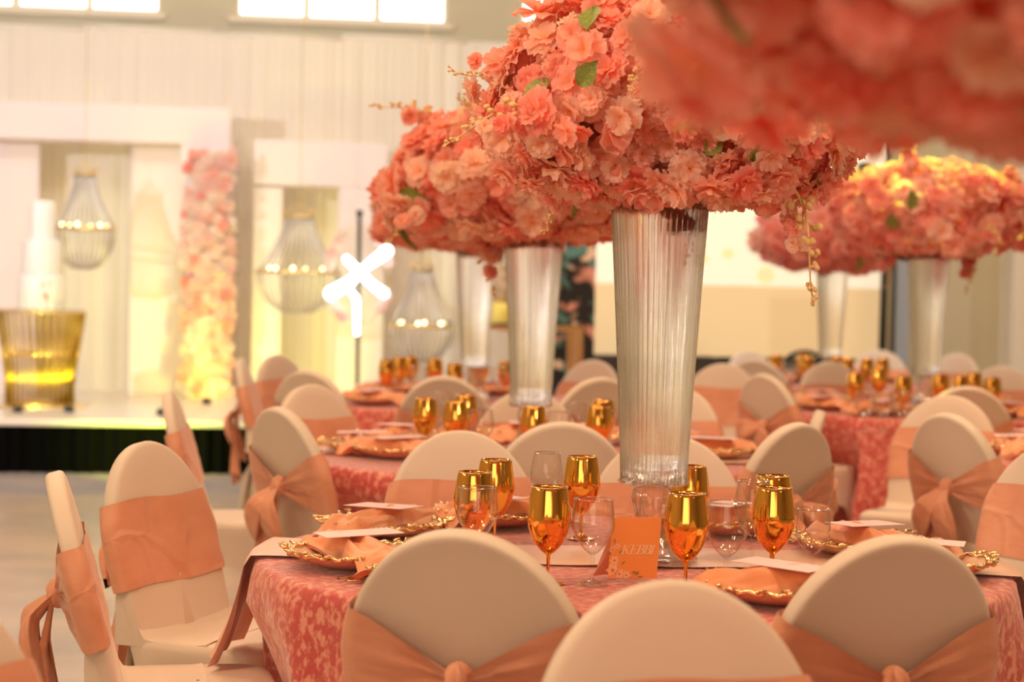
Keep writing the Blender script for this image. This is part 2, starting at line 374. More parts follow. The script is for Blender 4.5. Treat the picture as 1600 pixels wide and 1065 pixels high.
# ------------------------------------------------------------------ blossoms
def blossom(seed, layers=((6, 1.0, .30), (6, .80, .75), (5, .52, 1.1)), nr=4, nw=9):
    rnd = random.Random(seed); mb = MB(); mb.col = []
    for li, (np_, rad, lift) in enumerate(layers):
        for k in range(np_):
            a0 = 2 * math.pi * (k + .5 * li) / np_ + rnd.uniform(-.15, .15); L_ = rad * rnd.uniform(.88, 1.08); lf = lift + rnd.uniform(-.18, .18)
            wd = 2 * math.pi / np_ * L_ * 1.22; notch = rnd.uniform(.04, .14); ph = rnd.uniform(0, 6)
            pts = []
            for i in range(nr):
                t = (i + .15) / (nr - .85)
                for j in range(nw):
                    s_ = (j / (nw - 1) - .5) * 2
                    w = wd * (.10 + .90 * math.sin(min(t, .85) / .85 * math.pi / 2) ** 1.0) * .5 * (1 - .25 * max(0, t - .8) / .2)
                    rr = L_ * t * (1 - .20 * s_ * s_ * t) - (notch * L_ if (i == nr - 1 and j == nw // 2) else 0)
                    y = s_ * w
                    z = rr * math.tan(min(lf, 1.15)) * .55 + .10 * math.sin(s_ * 5 + ph) * t * t - .22 * t ** 3 * L_ + .10 * (s_ * s_) * t
                    if i == nr - 1 and nw > 5: rr *= 1 + (.045 if j % 2 else -.035)
                    if i >= nr - 2: z += rnd.uniform(-.09, .09) * (1 if i == nr - 1 else .5); y *= rnd.uniform(.95, 1.12)
                    x = rr
                    pts.append((x * math.cos(a0) - y * math.sin(a0), x * math.sin(a0) + y * math.cos(a0), z + .05 * li))
                    mb.col.append((t * (.75 + .25 * rad), 0, (s_ + 1) / 2))
            mb.grid(pts, nr, nw)
    return mb
def small_bud_blossom(seed):
    return blossom(seed, ((5, .9, .6), (4, .6, 1.0)), 3, 4)
BL = {}
for pm in ('petal', 'petal_pink', 'petal_pale'):
    BL[pm] = [blossom(s).mesh('blossom', M[pm]) for s in range(5)] + [blossom(20 + s, ((5, 1.0, .22), (5, .66, .95))).mesh('blossom', M[pm]) for s in range(3)]
SB = [small_bud_blossom(40 + s) for s in range(4)]
def leaf_mesh():
    mb = MB(); pts = []
    for i in range(8):
        t = i / 7; w = .30 * math.sin(math.pi * t ** .8) * (1 + .12 * (i % 2))
        for s_ in (-1, -.5, 0, .5, 1): pts.append((s_ * w, t, .10 * abs(s_) - .25 * t * t))
    mb.grid(pts, 8, 5); return mb.mesh('leaf', M['leaf'])
LEAF = leaf_mesh()
def sprig_mesh(seed, petal):
    rnd = random.Random(seed); mb = MB()
    path = [Vector((.12 * math.sin(t * 2.2), t, .18 * math.sin(t * 3 + seed))) for t in [i / 9 for i in range(10)]]
    mb.tube(path, [.016 * (1 - .6 * i / 9) for i in range(10)], 5)
    for i in range(2, 10):
        for q in range(3):
            a = rnd.uniform(0, 6.28); r = .10 * (1.15 - i / 11)
            c = path[i] + Vector((math.cos(a) * r, rnd.uniform(0, .09), math.sin(a) * r))
            mb.tube([path[i], c], .007, 4); mb.ball(c, (.026 * (1.5 - i / 11), .040 * (1.5 - i / 11), .026 * (1.5 - i / 11)), 6, 5)
    return mb.mesh('bud_sprig', M['bud'])
SPRIG = [sprig_mesh(s, None) for s in range(3)]
def basis(n, rnd):
    n = n.normalized(); a = n.orthogonal().normalized(); a = Matrix.Rotation(rnd.uniform(0, 6.28), 3, n) @ a
    return Matrix((a, n.cross(a), n)).transposed()
def surf(c, rad, d, seed):
    f = 1 + .30 * noise.noise(d * 1.7 + Vector((seed * 3.1, 0, 0))) + .10 * noise.noise(d * 4.3 + Vector((0, seed, 0)))
    z = d.z
    return Vector((c[0] + d.x * rad[0] * f, c[1] + d.y * rad[1] * f, c[2] + z * rad[2] * f))
def bouquet(label, base, rad, off, n, nfill, size, seed, pm='petal', leaves=10, sprigs=4, extra=(), cat='flower arrangement'):
    rnd = random.Random(seed); t = thing('floral_centrepiece', label, cat, base, 0, 'tall blossom arrangements in the fluted vases')
    c = off; g = math.pi * (3 - math.sqrt(5))
    def spot(i, m, sh=1.0):
        z = 1 - 2 * (i + .5) / m; r = math.sqrt(1 - z * z); d = Vector((r * math.cos(g * i), r * math.sin(g * i), z))
        p = surf((0, 0, 0), rad, d, seed) * sh
        if p.z < -rad[2] * .62: p.z = -rad[2] * .62 + (p.z + rad[2] * .62) * .25
        return p + Vector(c), Vector((d.x / rad[0], d.y / rad[1], d.z / rad[2])).normalized()
    for i in range(n):
        p, nn = spot(i, n, rnd.uniform(.93, 1.06)); nn = (nn + Vector((rnd.uniform(-.55, .55), rnd.uniform(-.55, .55), rnd.uniform(-.5, .5)))).normalized()
        s_ = size * rnd.uniform(.72, 1.2)
        o = link('blossom', rnd.choice(BL[pm]), t); B = basis(nn, rnd).to_4x4(); B.translation = p; o.matrix_local = B @ Matrix.Scale(s_, 4)
    mb = MB(); mb.col = []
    for i in range(nfill):
        p, nn = spot(i + .37, nfill, rnd.uniform(.72, .97)); nn = (nn + Vector((rnd.uniform(-.6, .6), rnd.uniform(-.6, .6), rnd.uniform(-.6, .6)))).normalized()
        B = basis(nn, rnd); s_ = size * rnd.uniform(.7, 1.15); sb = rnd.choice(SB); tint = rnd.random()
        mb.add([B @ Vector(v) * s_ + p for v in sb.v], sb.f); mb.col += [(a[0], tint, a[2]) for a in sb.col]
    tag(mb.obj('inner_blossoms', M[pm], t), kind='stuff')
    mb = MB(); mb.tube([(0, 0, -.03), (0, 0, 0), (c[0] * .5, c[1] * .5, c[2])], .012, 6)
    for a in range(5): mb.tube([(.01 * a, 0, -.02), (c[0] + rad[0] * .6 * math.cos(a * 1.26), c[1] + rad[1] * .6 * math.sin(a * 1.26), c[2] + rad[2] * .2)], .006, 5)
    mb.obj('stem_bundle', M['leaf'], t)
    for i in range(leaves):
        p, nn = spot(rnd.uniform(0, n), n, 1.02)
        o = link('leaf', LEAF, t); B = basis((nn + Vector((rnd.uniform(-1, 1), rnd.uniform(-1, 1), rnd.uniform(-1, 1))) * .7), rnd).to_4x4(); B.translation = p; o.matrix_local = B @ Matrix.Scale(size * rnd.uniform(1.3, 1.9), 4)
    def put_sprig(p, d, L_, k):
        d = d.normalized(); a = d.cross(Vector((0, 0, 1))).normalized(); B = Matrix((a, d, a.cross(d))).transposed().to_4x4(); B.translation = p
        o = link('bud_sprig', SPRIG[k % 3], t); o.matrix_local = B @ Matrix.Scale(L_, 4)
        for q in range(7):
            u = .05 + .09 * q; pp = p + d * (L_ * u) + Vector((rnd.uniform(-1, 1), rnd.uniform(-1, 1), rnd.uniform(-1, 1))) * .022
            o = link('blossom', rnd.choice(BL[pm]), t); Bq = basis(Vector((rnd.uniform(-1, 1), -1, rnd.uniform(-1, 1))), rnd).to_4x4(); Bq.translation = pp; o.matrix_local = Bq @ Matrix.Scale(size * .62 * (1 - .4 * u), 4)
    for i in range(sprigs):
        p, nn = spot(rnd.uniform(0, n), n, .95); put_sprig(p, nn + Vector((0, 0, -.1)), size * 3.2, i)
    for (p, d, L_) in extra: put_sprig(Vector(p), Vector(d), L_, 1)
    return t

# ------------------------------------------------------------------ fluted vases
def lerp(a, b, t): return a + (b - a) * t
def vase_meshes():
    H_, ZB = .72, .186
    flute = lambda w, z: 1 + .055 * abs(math.cos(w * 24)) - .03
    prof = [(lerp(.078, .118, (t / 10) ** 1.15), ZB + H_ * t / 10) for t in range(11)]
    mb = MB(); mb.lathe([(0.002, ZB + .012), (.05, ZB + .008)] + prof, 384, flute)
    mb.lathe([(r - .007, z) for r, z in prof[::-1]] + [(.004, ZB + .02)], 126, lambda w, z: 1)
    me1 = mb.mesh('fluted_bowl', M['flute'], True, True)
    scal = lambda w, z: 1 + .035 * math.cos(w * 16)
    mb = MB(); mb.lathe([(.03, ZB - .008), (.074, ZB - .004), (.084, ZB + .004), (.078, ZB + .012)], 128, scal); me2 = mb.mesh('scalloped_collar', M['vase'])
    rip = lambda w, z: 1 + .045 * math.cos(w * 10)
    mb = MB(); mb.lathe([(.03, .180), (.046, .172), (.050, .150), (.045, .128), (.040, .112), (.044, .09), (.056, .06), (.076, .035), (.098, .016), (.106, .006), (.104, 0), (.002, .0)], 80, rip)
    mb.lathe([(.03, .150), (.036, .12), (.034, .10), (.05, .055), (.08, .02)], 60, rip)
    me3 = mb.mesh('pedestal', M['vase'])
    return me1, me2, me3
VM = vase_meshes()
def vase(label, x, y, z=.748):
    t = thing('fluted_vase', label, 'vase', (x, y, z), 0, 'tall fluted glass vases')
    for nme, me in zip(('fluted_bowl', 'scalloped_collar', 'pedestal'), VM): link(nme, me, t)
    return t

# ------------------------------------------------------------------ tables
TZ = .74; TR = .915
T = {1: Vector((.304, 4.857, 0)), 2: Vector((.09, 7.70, 0)), 3: Vector((-.25, 11.2, 0)), 4: Vector((2.40, 11.3, 0)), 5: Vector((2.80, 8.15, 0)), 6: Vector((2.42, 14.1, 0)), 0: Vector((.62, 1.95, 0))}
TN = {1: 'front table', 2: 'middle table behind the main vase', 3: 'far table near the stage', 4: 'far table at the right', 5: 'table at the right edge', 6: 'farthest table by the screen', 0: 'nearest table below the lens'}
def cloth_mesh(seed):
    rnd = random.Random(seed); n = 288; mb = MB(); pts = []
    prof = [(0, 0), (.3, 0), (.6, 0), (.82, 0), (.885, -.001), (.905, -.004), (.915, -.014), (.920, -.04), (.922, -.10), (.925, -.2), (.93, -.32), (.937, -.45), (.945, -.58), (.95, -.68), (.955, -.733)]
    nf = 17; phs = [rnd.uniform(-.25, .25) for _ in range(nf)]; am = [rnd.uniform(.6, 1.25) for _ in range(nf)]
    for (r, z) in prof:
        d = max(0, -z - .015) / .72
        for k in range(n):
            w = 2 * math.pi * k / n; f = w / (2 * math.pi) * nf; i = int(f) % nf; a = am[i] * (1 - abs(f % 1 - .5)) + am[(i + 1) % nf] * abs(f % 1 - .5)
            fold = math.cos(2 * math.pi * f + phs[i] * math.sin(2 * math.pi * f))
            q = r + (.055 * a * fold + .02 * noise.noise(Vector((math.cos(w) * 3, math.sin(w) * 3, z * 3 + seed)))) * min(1, d * 1.5) ** .8 + .04 * d
            dz = .0015 * noise.noise(Vector((r * math.cos(w) * 7, r * math.sin(w) * 7, seed))) if r < .9 else 0
            pts.append((q * math.cos(w), q * math.sin(w), TZ + z + .006 + dz))
    mb.grid(pts, len(prof), n, False, True); return mb
def table(i):
    p = T[i]; t = thing('round_table', 'round banquet table hidden under pink velvet, the %s' % TN[i], 'table', p, i * .4, 'round banquet tables')
    mb = MB(); mb.lathe([(0.001, TZ - .002), (TR - .01, TZ - .002), (TR - .006, TZ - .012), (TR - .01, TZ - .028), (.001, TZ - .028)], 48); mb.obj('tabletop', M['wood'], t)
    for k in range(4):
        a = k * math.pi / 2 + .78; q = MB(); q.tube([(.55 * math.cos(a), .55 * math.sin(a), TZ - .028), (.62 * math.cos(a), .62 * math.sin(a), .003)], .018, 8); q.obj('leg', M['black'], t)
for i in range(7): table(i)
# runner on the front table (cloth strip hanging over both ends)
def runner(i, w=.17, drop=.262):
    p = T[i]; mb = MB(); path = []
    for k in range(41): path.append((-.925 + 1.85 * k / 40, TZ + .012))
    left = [(-.925 - .012 - .004 * k - .03 * (k / 12) ** 3, TZ + .008 - drop * (k / 12)) for k in range(1, 13)][::-1]
    right = [(-a, b) for a, b in left[::-1]]
    path = left + path + right; pts = []
    for (x, z) in path:
        fl = max(0, TZ - z) / drop
        for j in range(13):
            s_ = (j / 6 - 1); y = s_ * w * (1 + .15 * fl) + .01 * math.sin(x * 5)
            edge = 1 if abs(x) > .90 else 0
            inset = (TR + .012 - math.sqrt(max(0, (TR + .012) ** 2 - y * y))) * edge
            pts.append((x - math.copysign(inset, x), y, z + .0015 * math.sin(x * 23 + s_ * 4) * (1 - fl) + .0 , ))
            if fl > 0: pts[-1] = (pts[-1][0] + .016 * fl * math.sin(s_ * 7), pts[-1][1], pts[-1][2])
    mb.grid(pts, len(path), 13); o = mb.obj('table_runner', M['runner']); o.location = p; o.rotation_euler = (0, 0, -.03)
    tag(o, 'pale peach satin runner across the %s' % TN[i], 'table runner', 'peach satin runners')
for i in (1, 2, 4): runner(i)

# ------------------------------------------------------------------ chairs
TILT = R(15.5); CT, ST_ = math.cos(TILT), math.sin(TILT); L_ = .52 / CT
def cp(x, n, s_): return (x, -.19 - s_ * ST_ + n * CT, .44 + s_ * CT + n * ST_)
S0 = .26; W0 = .238
def hw(s_):
    if s_ <= S0: return W0 - .012 * max(0, (S0 - s_)) / .3
    return W0 * math.sqrt(max(0, 1 - ((s_ - S0) / (L_ - S0)) ** 2))
def cover_mesh():
    mb = MB()
    # back: outline in (x, s), layered into a rounded slab with a slightly dished rear face
    out = []
    for k in range(8): out.append((hw(-.10 + .37 * k / 8), -.10 + .37 * k / 8))
    for k in range(33):
        a = math.pi * k / 32; out.append((W0 * math.cos(a), S0 + (L_ - S0) * math.sin(a)))
    for k in range(7, -1, -1): out.append((-hw(-.10 + .37 * k / 8), -.10 + .37 * k / 8))
    no = len(out); layers = [(.19, .027), (.12, .0265), (.05, .025), (.014, .0225), (.004, .019), (0, .012), (0, -.012), (.003, -.0185), (.008, -.0215), (.016, -.0215), (.030, -.0200), (.06, -.0190), (.12, -.0190), (.19, -.0190)]
    pts = []
    for (i_, n_) in layers:
        kx = 1 - i_ / W0; ks = 1 - i_ / (L_ - S0)
        for (x, s_) in out:
            sc_ = .14
            q = s_ if s_ < 0 else sc_ + (s_ - sc_) * (1 - i_ / (L_ - sc_)) if s_ > sc_ else s_
            pts.append(cp(x * kx, n_, q))
    mb.grid(pts, len(layers), no, False, True)
    o = len(mb.v) - len(pts)
    for base, n_, flip in ((0, .030, False), ((len(layers) - 1) * no, -.017, True)):
        ci = len(mb.v); mb.v.append(tuple(cp(0, n_, .16)))
        for k in range(no):
            f = (o + base + k, o + base + (k + 1) % no, ci); mb.f.append(f[::-1] if flip else f); mb.mi.append(0)
    # seat with stretched skirt: rounded-rectangle rings
    def ring(hx, y0, y1, r, n=64):
        pr = []
        for k in range(n):
            w = 2 * math.pi * k / n; c, s_ = math.cos(w), math.sin(w); e = .38
            pr.append((hx * math.copysign(abs(c) ** e, c), (y0 + y1) / 2 + (y1 - y0) / 2 * math.copysign(abs(s_) ** e, s_), w))
        return pr
    levels = [(.0, .475, 0), (.6, .474, 0), (.93, .470, 0), (.985, .462, 0), (1, .445, 0), (1, .40, .15), (1.0, .3, .4), (1.0, .2, .6), (1.0, .1, .8), (1.0, .0, 1)]
    pts = []
    for (k_, z, t) in levels:
        for (x, y, w) in ring(.236, -.235, .185, .03):
            mid = abs(math.sin(2 * w)) ** .5          # 1 near corners
            zb = .30 * (1 - min(1, abs(math.sin(2 * w)) * 1.15)) ** .7 if t > 0 else 0
            zz = z if t == 0 else lerp(.445, zb + .003, t)
            pinch = 1 - .05 * math.sin(math.pi * t) * (1 - mid)
            yy = y * (k_ if k_ > 0 else .02) * pinch; xx = x * (k_ if k_ > 0 else .02) * pinch
            if y < 0: yy -= .06 * t * t
            pts.append((xx, yy, zz))
    mb.grid(pts, len(levels), 64, False, True)
    # fabric swept from the back onto the seat (concave)
    pts = []
    for i in range(12):
        t = i / 11; s_ = .34 * (1 - t) ** 1.7; yb = Vector(cp(0, .022, s_)); yy = yb.y + (.19 + .0) * t ** 2.2; zz = max(.470, yb.z * (1 - t) + .476 * t - .05 * math.sin(math.pi * t))
        for j in range(13):
            x = (j / 6 - 1) * (lerp(hw(s_) - .004, .226, t)); pts.append((x, yy, zz - (.004 if abs(j - 6) > 5 else 0)))
    top = pts; bot = [(p[0], p[1] - .02, p[2] - .04 if p[2] - .04 > .40 else .40) for p in pts]
    mb.grid(top, 12, 13); 
    # side webs closing the sweep
    for sx_ in (0, 12):
        a = [top[i * 13 + sx_] for i in range(12)]; b = [(p[0], min(p[1], -.19) - .004, .42) for p in a]
        b = [(p[0], p[1] if i else p[1], .45) for i, p in enumerate(a)]
        mb.grid(a + b, 2, 12)
    # rear fabric from back to rear legs
    pts = []
    for i in range(8):
        t = i / 7
        for j in range(13):
            u = j / 6 - 1; zb = .30 * (1 - abs(u) ** 2.2); top_ = cp(u * W0 * .97, -.021, .02); z = lerp(top_[2], zb + .003 if abs(u) < 1 else .003, t)
            pts.append((u * lerp(.226, .236, t), lerp(top_[1], -.30, t), z))
    mb.grid(pts, 8, 13)
    return mb.mesh('cover', M['cover'], fix=False)
def band_mesh(seed):
    rnd = random.Random(seed); cols = []; lo, hi = .155, .385; SK = .265
    t = .0285
    # half columns front centre -> side -> back centre
    half = [(x, t, 0) for x in (0, .2, .4, .6, .8, .92)] + [(1.0, t * .75, 0), (1.03, t * .2, 0), (1.03, -t * .3, 0), (1.0, -t * .8, .02)] + [(x, -t * 1.02, 1 - x) for x in (.92, .82, .7, .58, .46, .35, .25, .16, .08, 0)]
    full = [(-x, n_, q) for (x, n_, q) in half[::-1]] + half[1:]
    nh = 17; pts = []; ph = rnd.uniform(0, 6)
    for ci, (x, n_, q) in enumerate(full):
        for j in range(nh):
            v = j / (nh - 1); s_ = lo + (hi - lo) * v; k = 1 - .84 * min(1, q * 1.08) ** 1.15
            sq = SK + (s_ - SK) * k if q > 0 else s_
            base = SK + (s_ - SK)
            w = hw(min(base, L_ - .02)) * (1 if q == 0 else 1)
            wr = (.0095 * math.sin(v * 22 + ph + 2 * x) + .005 * math.sin(v * 41 + ph)) * min(1, q * 2.2) * (1.0) if q > 0 else .0022 * math.sin(v * 13 + x * 5 + ph) + .0018 * noise.noise(Vector((x * 4, v * 5, seed)))
            off = -abs(wr) - .004 - .022 * q * q if n_ < 0 else wr
            if n_ > 0 and abs(x) < .95: off = abs(off) * .8 + .001
            pts.append(cp(x * (w + .004) if abs(x) >= 1 else x * w, n_ + off, sq + (.004 * math.sin(x * 4 + ph) if q == 0 else 0)))
    mb = MB(); mb.grid(pts, len(full), nh); return mb.mesh('sash', M['sash'])
def ear(seed, ang, L2, W2, flat=.42, roll=0):
    """puffed fabric loop growing out of the knot; ang measured from straight down in the back plane"""
    mb = MB(); pts = []; rnd = random.Random(seed); ph = rnd.uniform(0, 6)
    dx, dz = math.sin(ang), -math.cos(ang)
    for i in range(13):
        t = i / 12; r = W2 * (math.sin(math.pi * min(1, t * .93 + .04)) ** .75) * (.55 + .6 * t) + .006
        sag = .05 * t * t
        for k in range(32):
            w = 2 * math.pi * k / 32; rr = r * (1 + .20 * math.sin(w * 4 + ph + t * 1.5) + .10 * math.sin(w * 7 + ph))
            a = rr * math.cos(w); b = rr * math.sin(w) * flat
            x = dx * L2 * t - dz * a; z = dz * L2 * t + dx * a - sag * abs(dx)
            y = -.018 - .032 * min(1, t * 3) - b - .03 * math.sin(math.pi * t)
            pts.append((x, y, z))
    mb.grid(pts, 13, 32, False, True); return mb
def tail(seed, ang, L2, W2):
    rnd = random.Random(seed); ph = rnd.uniform(0, 6); mb = MB(); pts = []
    for i in range(15):
        t = i / 14; w = .012 + (W2 - .012) * t ** .7; cx = math.sin(ang) * L2 * t; cz = -L2 * t * math.cos(ang)
        for j in range(15):
            u = j / 7 - 1; z = cz + (.04 * u * t * t)
            y = -.014 - .030 * min(1, t * 3) + (-.020 - .02 * t) * (math.sin(u * 6.5 + ph) * .6 + .4 * math.sin(u * 13 + ph)) * (.25 + .75 * t) - .012
            pts.append((cx + u * w * .5 * (1 - .12 * abs(math.sin(u * 6))), y + .10 * t * ST_, z))
    mb.grid(pts, 15, 15); return mb
KN = Vector(cp(0, -.045, .265))
def bow_meshes(v):
    rnd = random.Random(v * 7 + 1)
    out = []
    mb = MB(); pts = []
    for i in range(11):
        a = math.pi * i / 10
        for k in range(36):
            w = 2 * math.pi * k / 36; rr = 1 + .20 * math.sin(w * 5 + 2.5 * math.cos(a) + v) + .08 * math.sin(w * 9)
            pts.append((.025 * math.sin(a) * math.cos(w) * rr, -.015 + .026 * math.sin(a) * math.sin(w) * rr, .036 * math.cos(a)))
    mb.grid(pts, 11, 36, False, True); out.append(('knot', mb.mesh('knot', M['sash'])))
    A = [((R(-32), .20, .050), (R(24), .19, .046)), ((R(-78), .17, .062), (R(55), .16, .050)), ((R(-50), .19, .055), (R(70), .14, .05)), ((R(-8), .22, .050), (R(36), .20, .048))][v % 4]
    for q, (a, l2, w2) in enumerate(A): out.append(('bow_loop', ear(v * 5 + q, a, l2, w2).mesh('bow_loop', M['sash'])))
    Bt = [((R(-16), .34, .15), (R(9), .38, .13)), ((R(-6), .36, .13), (R(20), .40, .14)), ((R(-12), .42, .12), (R(14), .36, .15)), ((R(-20), .30, .16), (R(4), .40, .12))][v % 4]
    for q, (a, l2, w2) in enumerate(Bt): out.append(('sash_tail', tail(v * 9 + q, a, l2, w2).mesh('sash_tail', M['sash'])))
    return out
COVER = cover_mesh(); BAND = [band_mesh(s) for s in range(3)]; BOW = [bow_meshes(v) for v in range(4)]
TOPR = .19 + L_ * ST_
def chair(px, py, tbl, label, face=None, v=0, zt=.96, grp='ivory covered banquet chairs with peach sashes'):
    P = at_z(px, py, zt)
    if face is None:
        d = (T[tbl] - P); d.z = 0; d.normalize()
    else: d = Vector((math.sin(R(face)), math.cos(R(face)), 0))
    o = P + d * TOPR; o.z = .0
    t = thing('banquet_chair', label, 'chair', o, math.atan2(-d.x, d.y), grp)
    if abs(zt - .96) > .001: t.scale = (1, 1, zt / .96)
    link('cover', COVER, t); s_ = link('sash', BAND[v % 3], t)
    for nme, me in BOW[v % 4]:
        b = link(nme, me, s_); b.location = KN
    return t
SEEN = [
 (717, 829, 1, 'ivory chair back with a peach bow knot at the near left of the front table', None, 0),
 (1408, 838, 1, 'ivory chair back with peach bow at the near right of the front table', None, 3),
 (1040, 906, 0, 'nearest ivory chair with a plain peach band, back to back with the front table', None, 1),
 (84, 737, 1, 'leftmost chair, seen edge on with a drooping peach bow', 78, 0),
 (222, 690, 1, 'ivory chair facing right with wide crinkled peach band, left of the front table', None, 2),
 (715, 673, 1, 'ivory chair with plain peach band at the far left of the front table', None, 0),
 (1046, 680, 1, 'ivory chair facing the lens behind the main vase', None, 1),
 (1665, 690, 1, 'ivory chair cut by the right edge of the frame, wide peach band', None, 2),
 (880, 660, 2, 'shaded ivory chair back seen between two chairs behind the gold goblets', None, 1),
 (432, 636, 2, 'ivory chair back with a long hanging peach bow left of the middle table', None, 0),
 (262, 611, 2, 'thin edge-on chair with peach sash in front of the stage', 86, 3),
 (1250, 661, 2, 'ivory chair back with a pointed bow loop right of the middle table', None, 1),
 (825, 611, 2, 'ivory chair front half hidden behind the second vase', None, 1),
 (1060, 605, 2, 'ivory chair front half hidden by the right side of the main vase', None, 2),
 (483, 601, 2, 'ivory chair with peach band in front of the dark-rimmed chair, left', None, 0),
 (1283, 641, 2, 'small edge-on ivory chair left of the far right tablecloth', None, 1),
 (478, 579, 3, 'dark-rimmed chair back just behind the banded chair at the left', None, 2),
 (694, 588, 3, 'shaded chair back above the second row of gold goblets', None, 1),
 (940, 590, 3, 'shaded chair back left of the main vase', None, 0),
 (374, 560, 3, 'narrow edge-on chair beside the flower column', None, 3),
 (430, 554, 3, 'pale chair in front of the smaller stage arch', None, 1),
 (930, 562, 3, 'pale chair top below the dark floral panel', None, 2),
 (1191, 584, 4, 'ivory chair back with a bow, nearest the main vase at the right', None, 1),
 (1132, 568, None, 'pale chair with peach band touching the right side of the main vase', 200, 0),
 (1168, 549, 6, 'farthest grey-looking chair back right of the main vase', None, 2),
 (1180, 561, 6, 'second farthest chair back right of the main vase', None, 3),
 (1295, 565, 4, 'small ivory chair between the far gold goblets', None, 1),
 (1375, 547, 6, 'distant ivory chair behind the far gold goblets under the black stand', None, 1),
 (1498, 552, 6, 'distant pale chair right of the far right vase', None, 0),
 (1568, 572, 4, 'pale chair by the pilaster at the far right', None, 2),
 (1478, 646, 5, 'rightmost ivory chair back with a hanging peach bow', None, 0),
 (1486, 618, None, 'broad ivory chair with its seat towards the left, behind the bow-tied one', 212, 1),
 (1512, 604, 4, 'dark-rimmed chair back behind the broad chair at the right', None, 3),
]
for (px, py, tb, lb, fc, v) in SEEN: chair(px, py, tb, lb, fc, v, .93 if px in (825, 1168) else .96)
# one chair of the nearest table whose bow shows in the lower left corner
chair(-165, 905, 0, 'blurred chair shoulder with peach band in the lower left corner', None, 0)

# cloths: where a chair is pushed in, its seat presses the hanging cloth inwards
CH = []
bpy.context.view_layer.update()
for o in C.objects:
    if o.name.startswith('banquet_chair'): CH.append((o.location.copy(), o.rotation_euler.z))
def sst(a, b, x): x = min(1, max(0, (x - a) / (b - a))); return x * x * (3 - 2 * x)
for i in range(7):
    mb = cloth_mesh(i); p = T[i]; near = [(c - p, r) for c, r in CH if (c - p).length < 1.6]
    out = []
    for (x, y, z) in mb.v:
        if z < .60:
            for c, r in near:
                dx, dy = x - c.x, y - c.y; lx = dx * math.cos(r) + dy * math.sin(r); ly = -dx * math.sin(r) + dy * math.cos(r)
                if ly < .215 and abs(lx) < .40:
                    m = (.215 - ly) * sst(.38, .27, abs(lx)) * sst(.60, .50, z) if ly > -.45 else 0
                    x += -math.sin(r) * m; y += math.cos(r) * m
        out.append((x, y, z))
    mb.v = out
    o = mb.obj('tablecloth', M['velvet']); o.location = p
    tag(o, 'floor length crushed pink velvet cloth on the %s' % TN[i], 'tablecloth', 'pink velvet tablecloths')

# ------------------------------------------------------------------ goblets
def goblet_mesh(h, prof, m, name='bowl'):
    outer = prof; inner = [(max(.0012, r - .0014), z + .0006) for (r, z) in prof if z > prof[0][1]][::-1]
    mb = MB(); mb.lathe(outer + [(r, z + (.0008 if i == 0 else 0)) for i, (r, z) in enumerate(inner)], 40); return mb.mesh(name, m)
def smooth_prof(pts, k=5):
    out = []
    for i in range(len(pts) - 1):
        p0 = pts[max(i - 1, 0)]; p1 = pts[i]; p2 = pts[i + 1]; p3 = pts[min(i + 2, len(pts) - 1)]
        for j in range(k):
            t = j / k; out.append(tuple(.5 * ((2 * p1[a]) + (-p0[a] + p2[a]) * t + (2 * p0[a] - 5 * p1[a] + 4 * p2[a] - p3[a]) * t * t + (-p0[a] + 3 * p1[a] - 3 * p2[a] + p3[a]) * t ** 3) for a in (0, 1)))
    out.append(pts[-1]); return [(max(r, .0005), z) for r, z in out]
def goblet_set(h, rim, bul, stem, foot, m):
    z0 = stem
    bowl = smooth_prof([(.005, z0), (.021, z0 + .013), (.036, z0 + .034), (bul, z0 + (h - z0) * .47), (bul * .985, z0 + (h - z0) * .68), (rim, h)])
    st = smooth_prof([(.0045, z0 + .004), (.0040, z0 * .75), (.0038, z0 * .4), (.0055, .012), (.012, .006), (foot * .6, .0035), (foot, .0018)])
    a = goblet_mesh(h, bowl, m)
    mb = MB(); mb.lathe(st[:-5] + [(.0052, .014)], 16); b = mb.mesh('stem', m)
    mb = MB(); mb.lathe(smooth_prof([(.0050, .015), (.010, .008), (foot * .6, .0040), (foot, .0022)]) + [(foot, .0006), (.001, .0006)], 36); c = mb.mesh('foot', m)
    mb = MB(); mb.tube([(rim * math.cos(k * .1571), rim * math.sin(k * .1571), h) for k in range(40)], .0011, 6, True)
    d = mb.mesh('rim', M['goldlip'] if m is M['gold'] else M['glassrim'])
    return a, b, c, d
GK = {'gold': (goblet_set(.215, .0400, .0480, .064, .037, M['gold']), .215, 'gold_goblet'),
      'tall': (goblet_set(.215, .0360, .0440, .085, .036, M['glass']), .215, 'wine_glass'),
      'water': (goblet_set(.190, .0430, .0475, .066, .036, M['glass']), .190, 'wine_glass'),
      'small': (goblet_set(.165, .0370, .0400, .060, .033, M['glass']), .165, 'wine_glass')}
PLACED = []
def goblet(kind, px, py, label, grp, rimz=True):
    (a, b, c, lip), h, nme = GK[kind]
    P = at_z(px, py, TZ + .009 + h) if rimz else at_z(px, py, TZ + .009)
    q = Vector((P.x, P.y, TZ + .009))
    for _ in range(6):                      # keep glasses from standing inside one another
        for o in PLACED:
            d = q - o
            if 0 < d.length < .098: q = o + d.normalized() * .098
    PLACED.append(q.copy())
    for k_, tp in T.items():                # stay on the tabletop
        d = q - Vector((tp.x, tp.y, q.z))
        if .84 < d.length < 1.2: q = Vector((tp.x, tp.y, q.z)) + d.normalized() * .84
    t = thing(nme, label, 'glass', q, random.Random(px).uniform(0, 6), grp)
    link('bowl', a, t); link('stem', b, t); link('foot', c, t); link('rim', lip, t)
    return t
G1 = 'glassware on the front table'
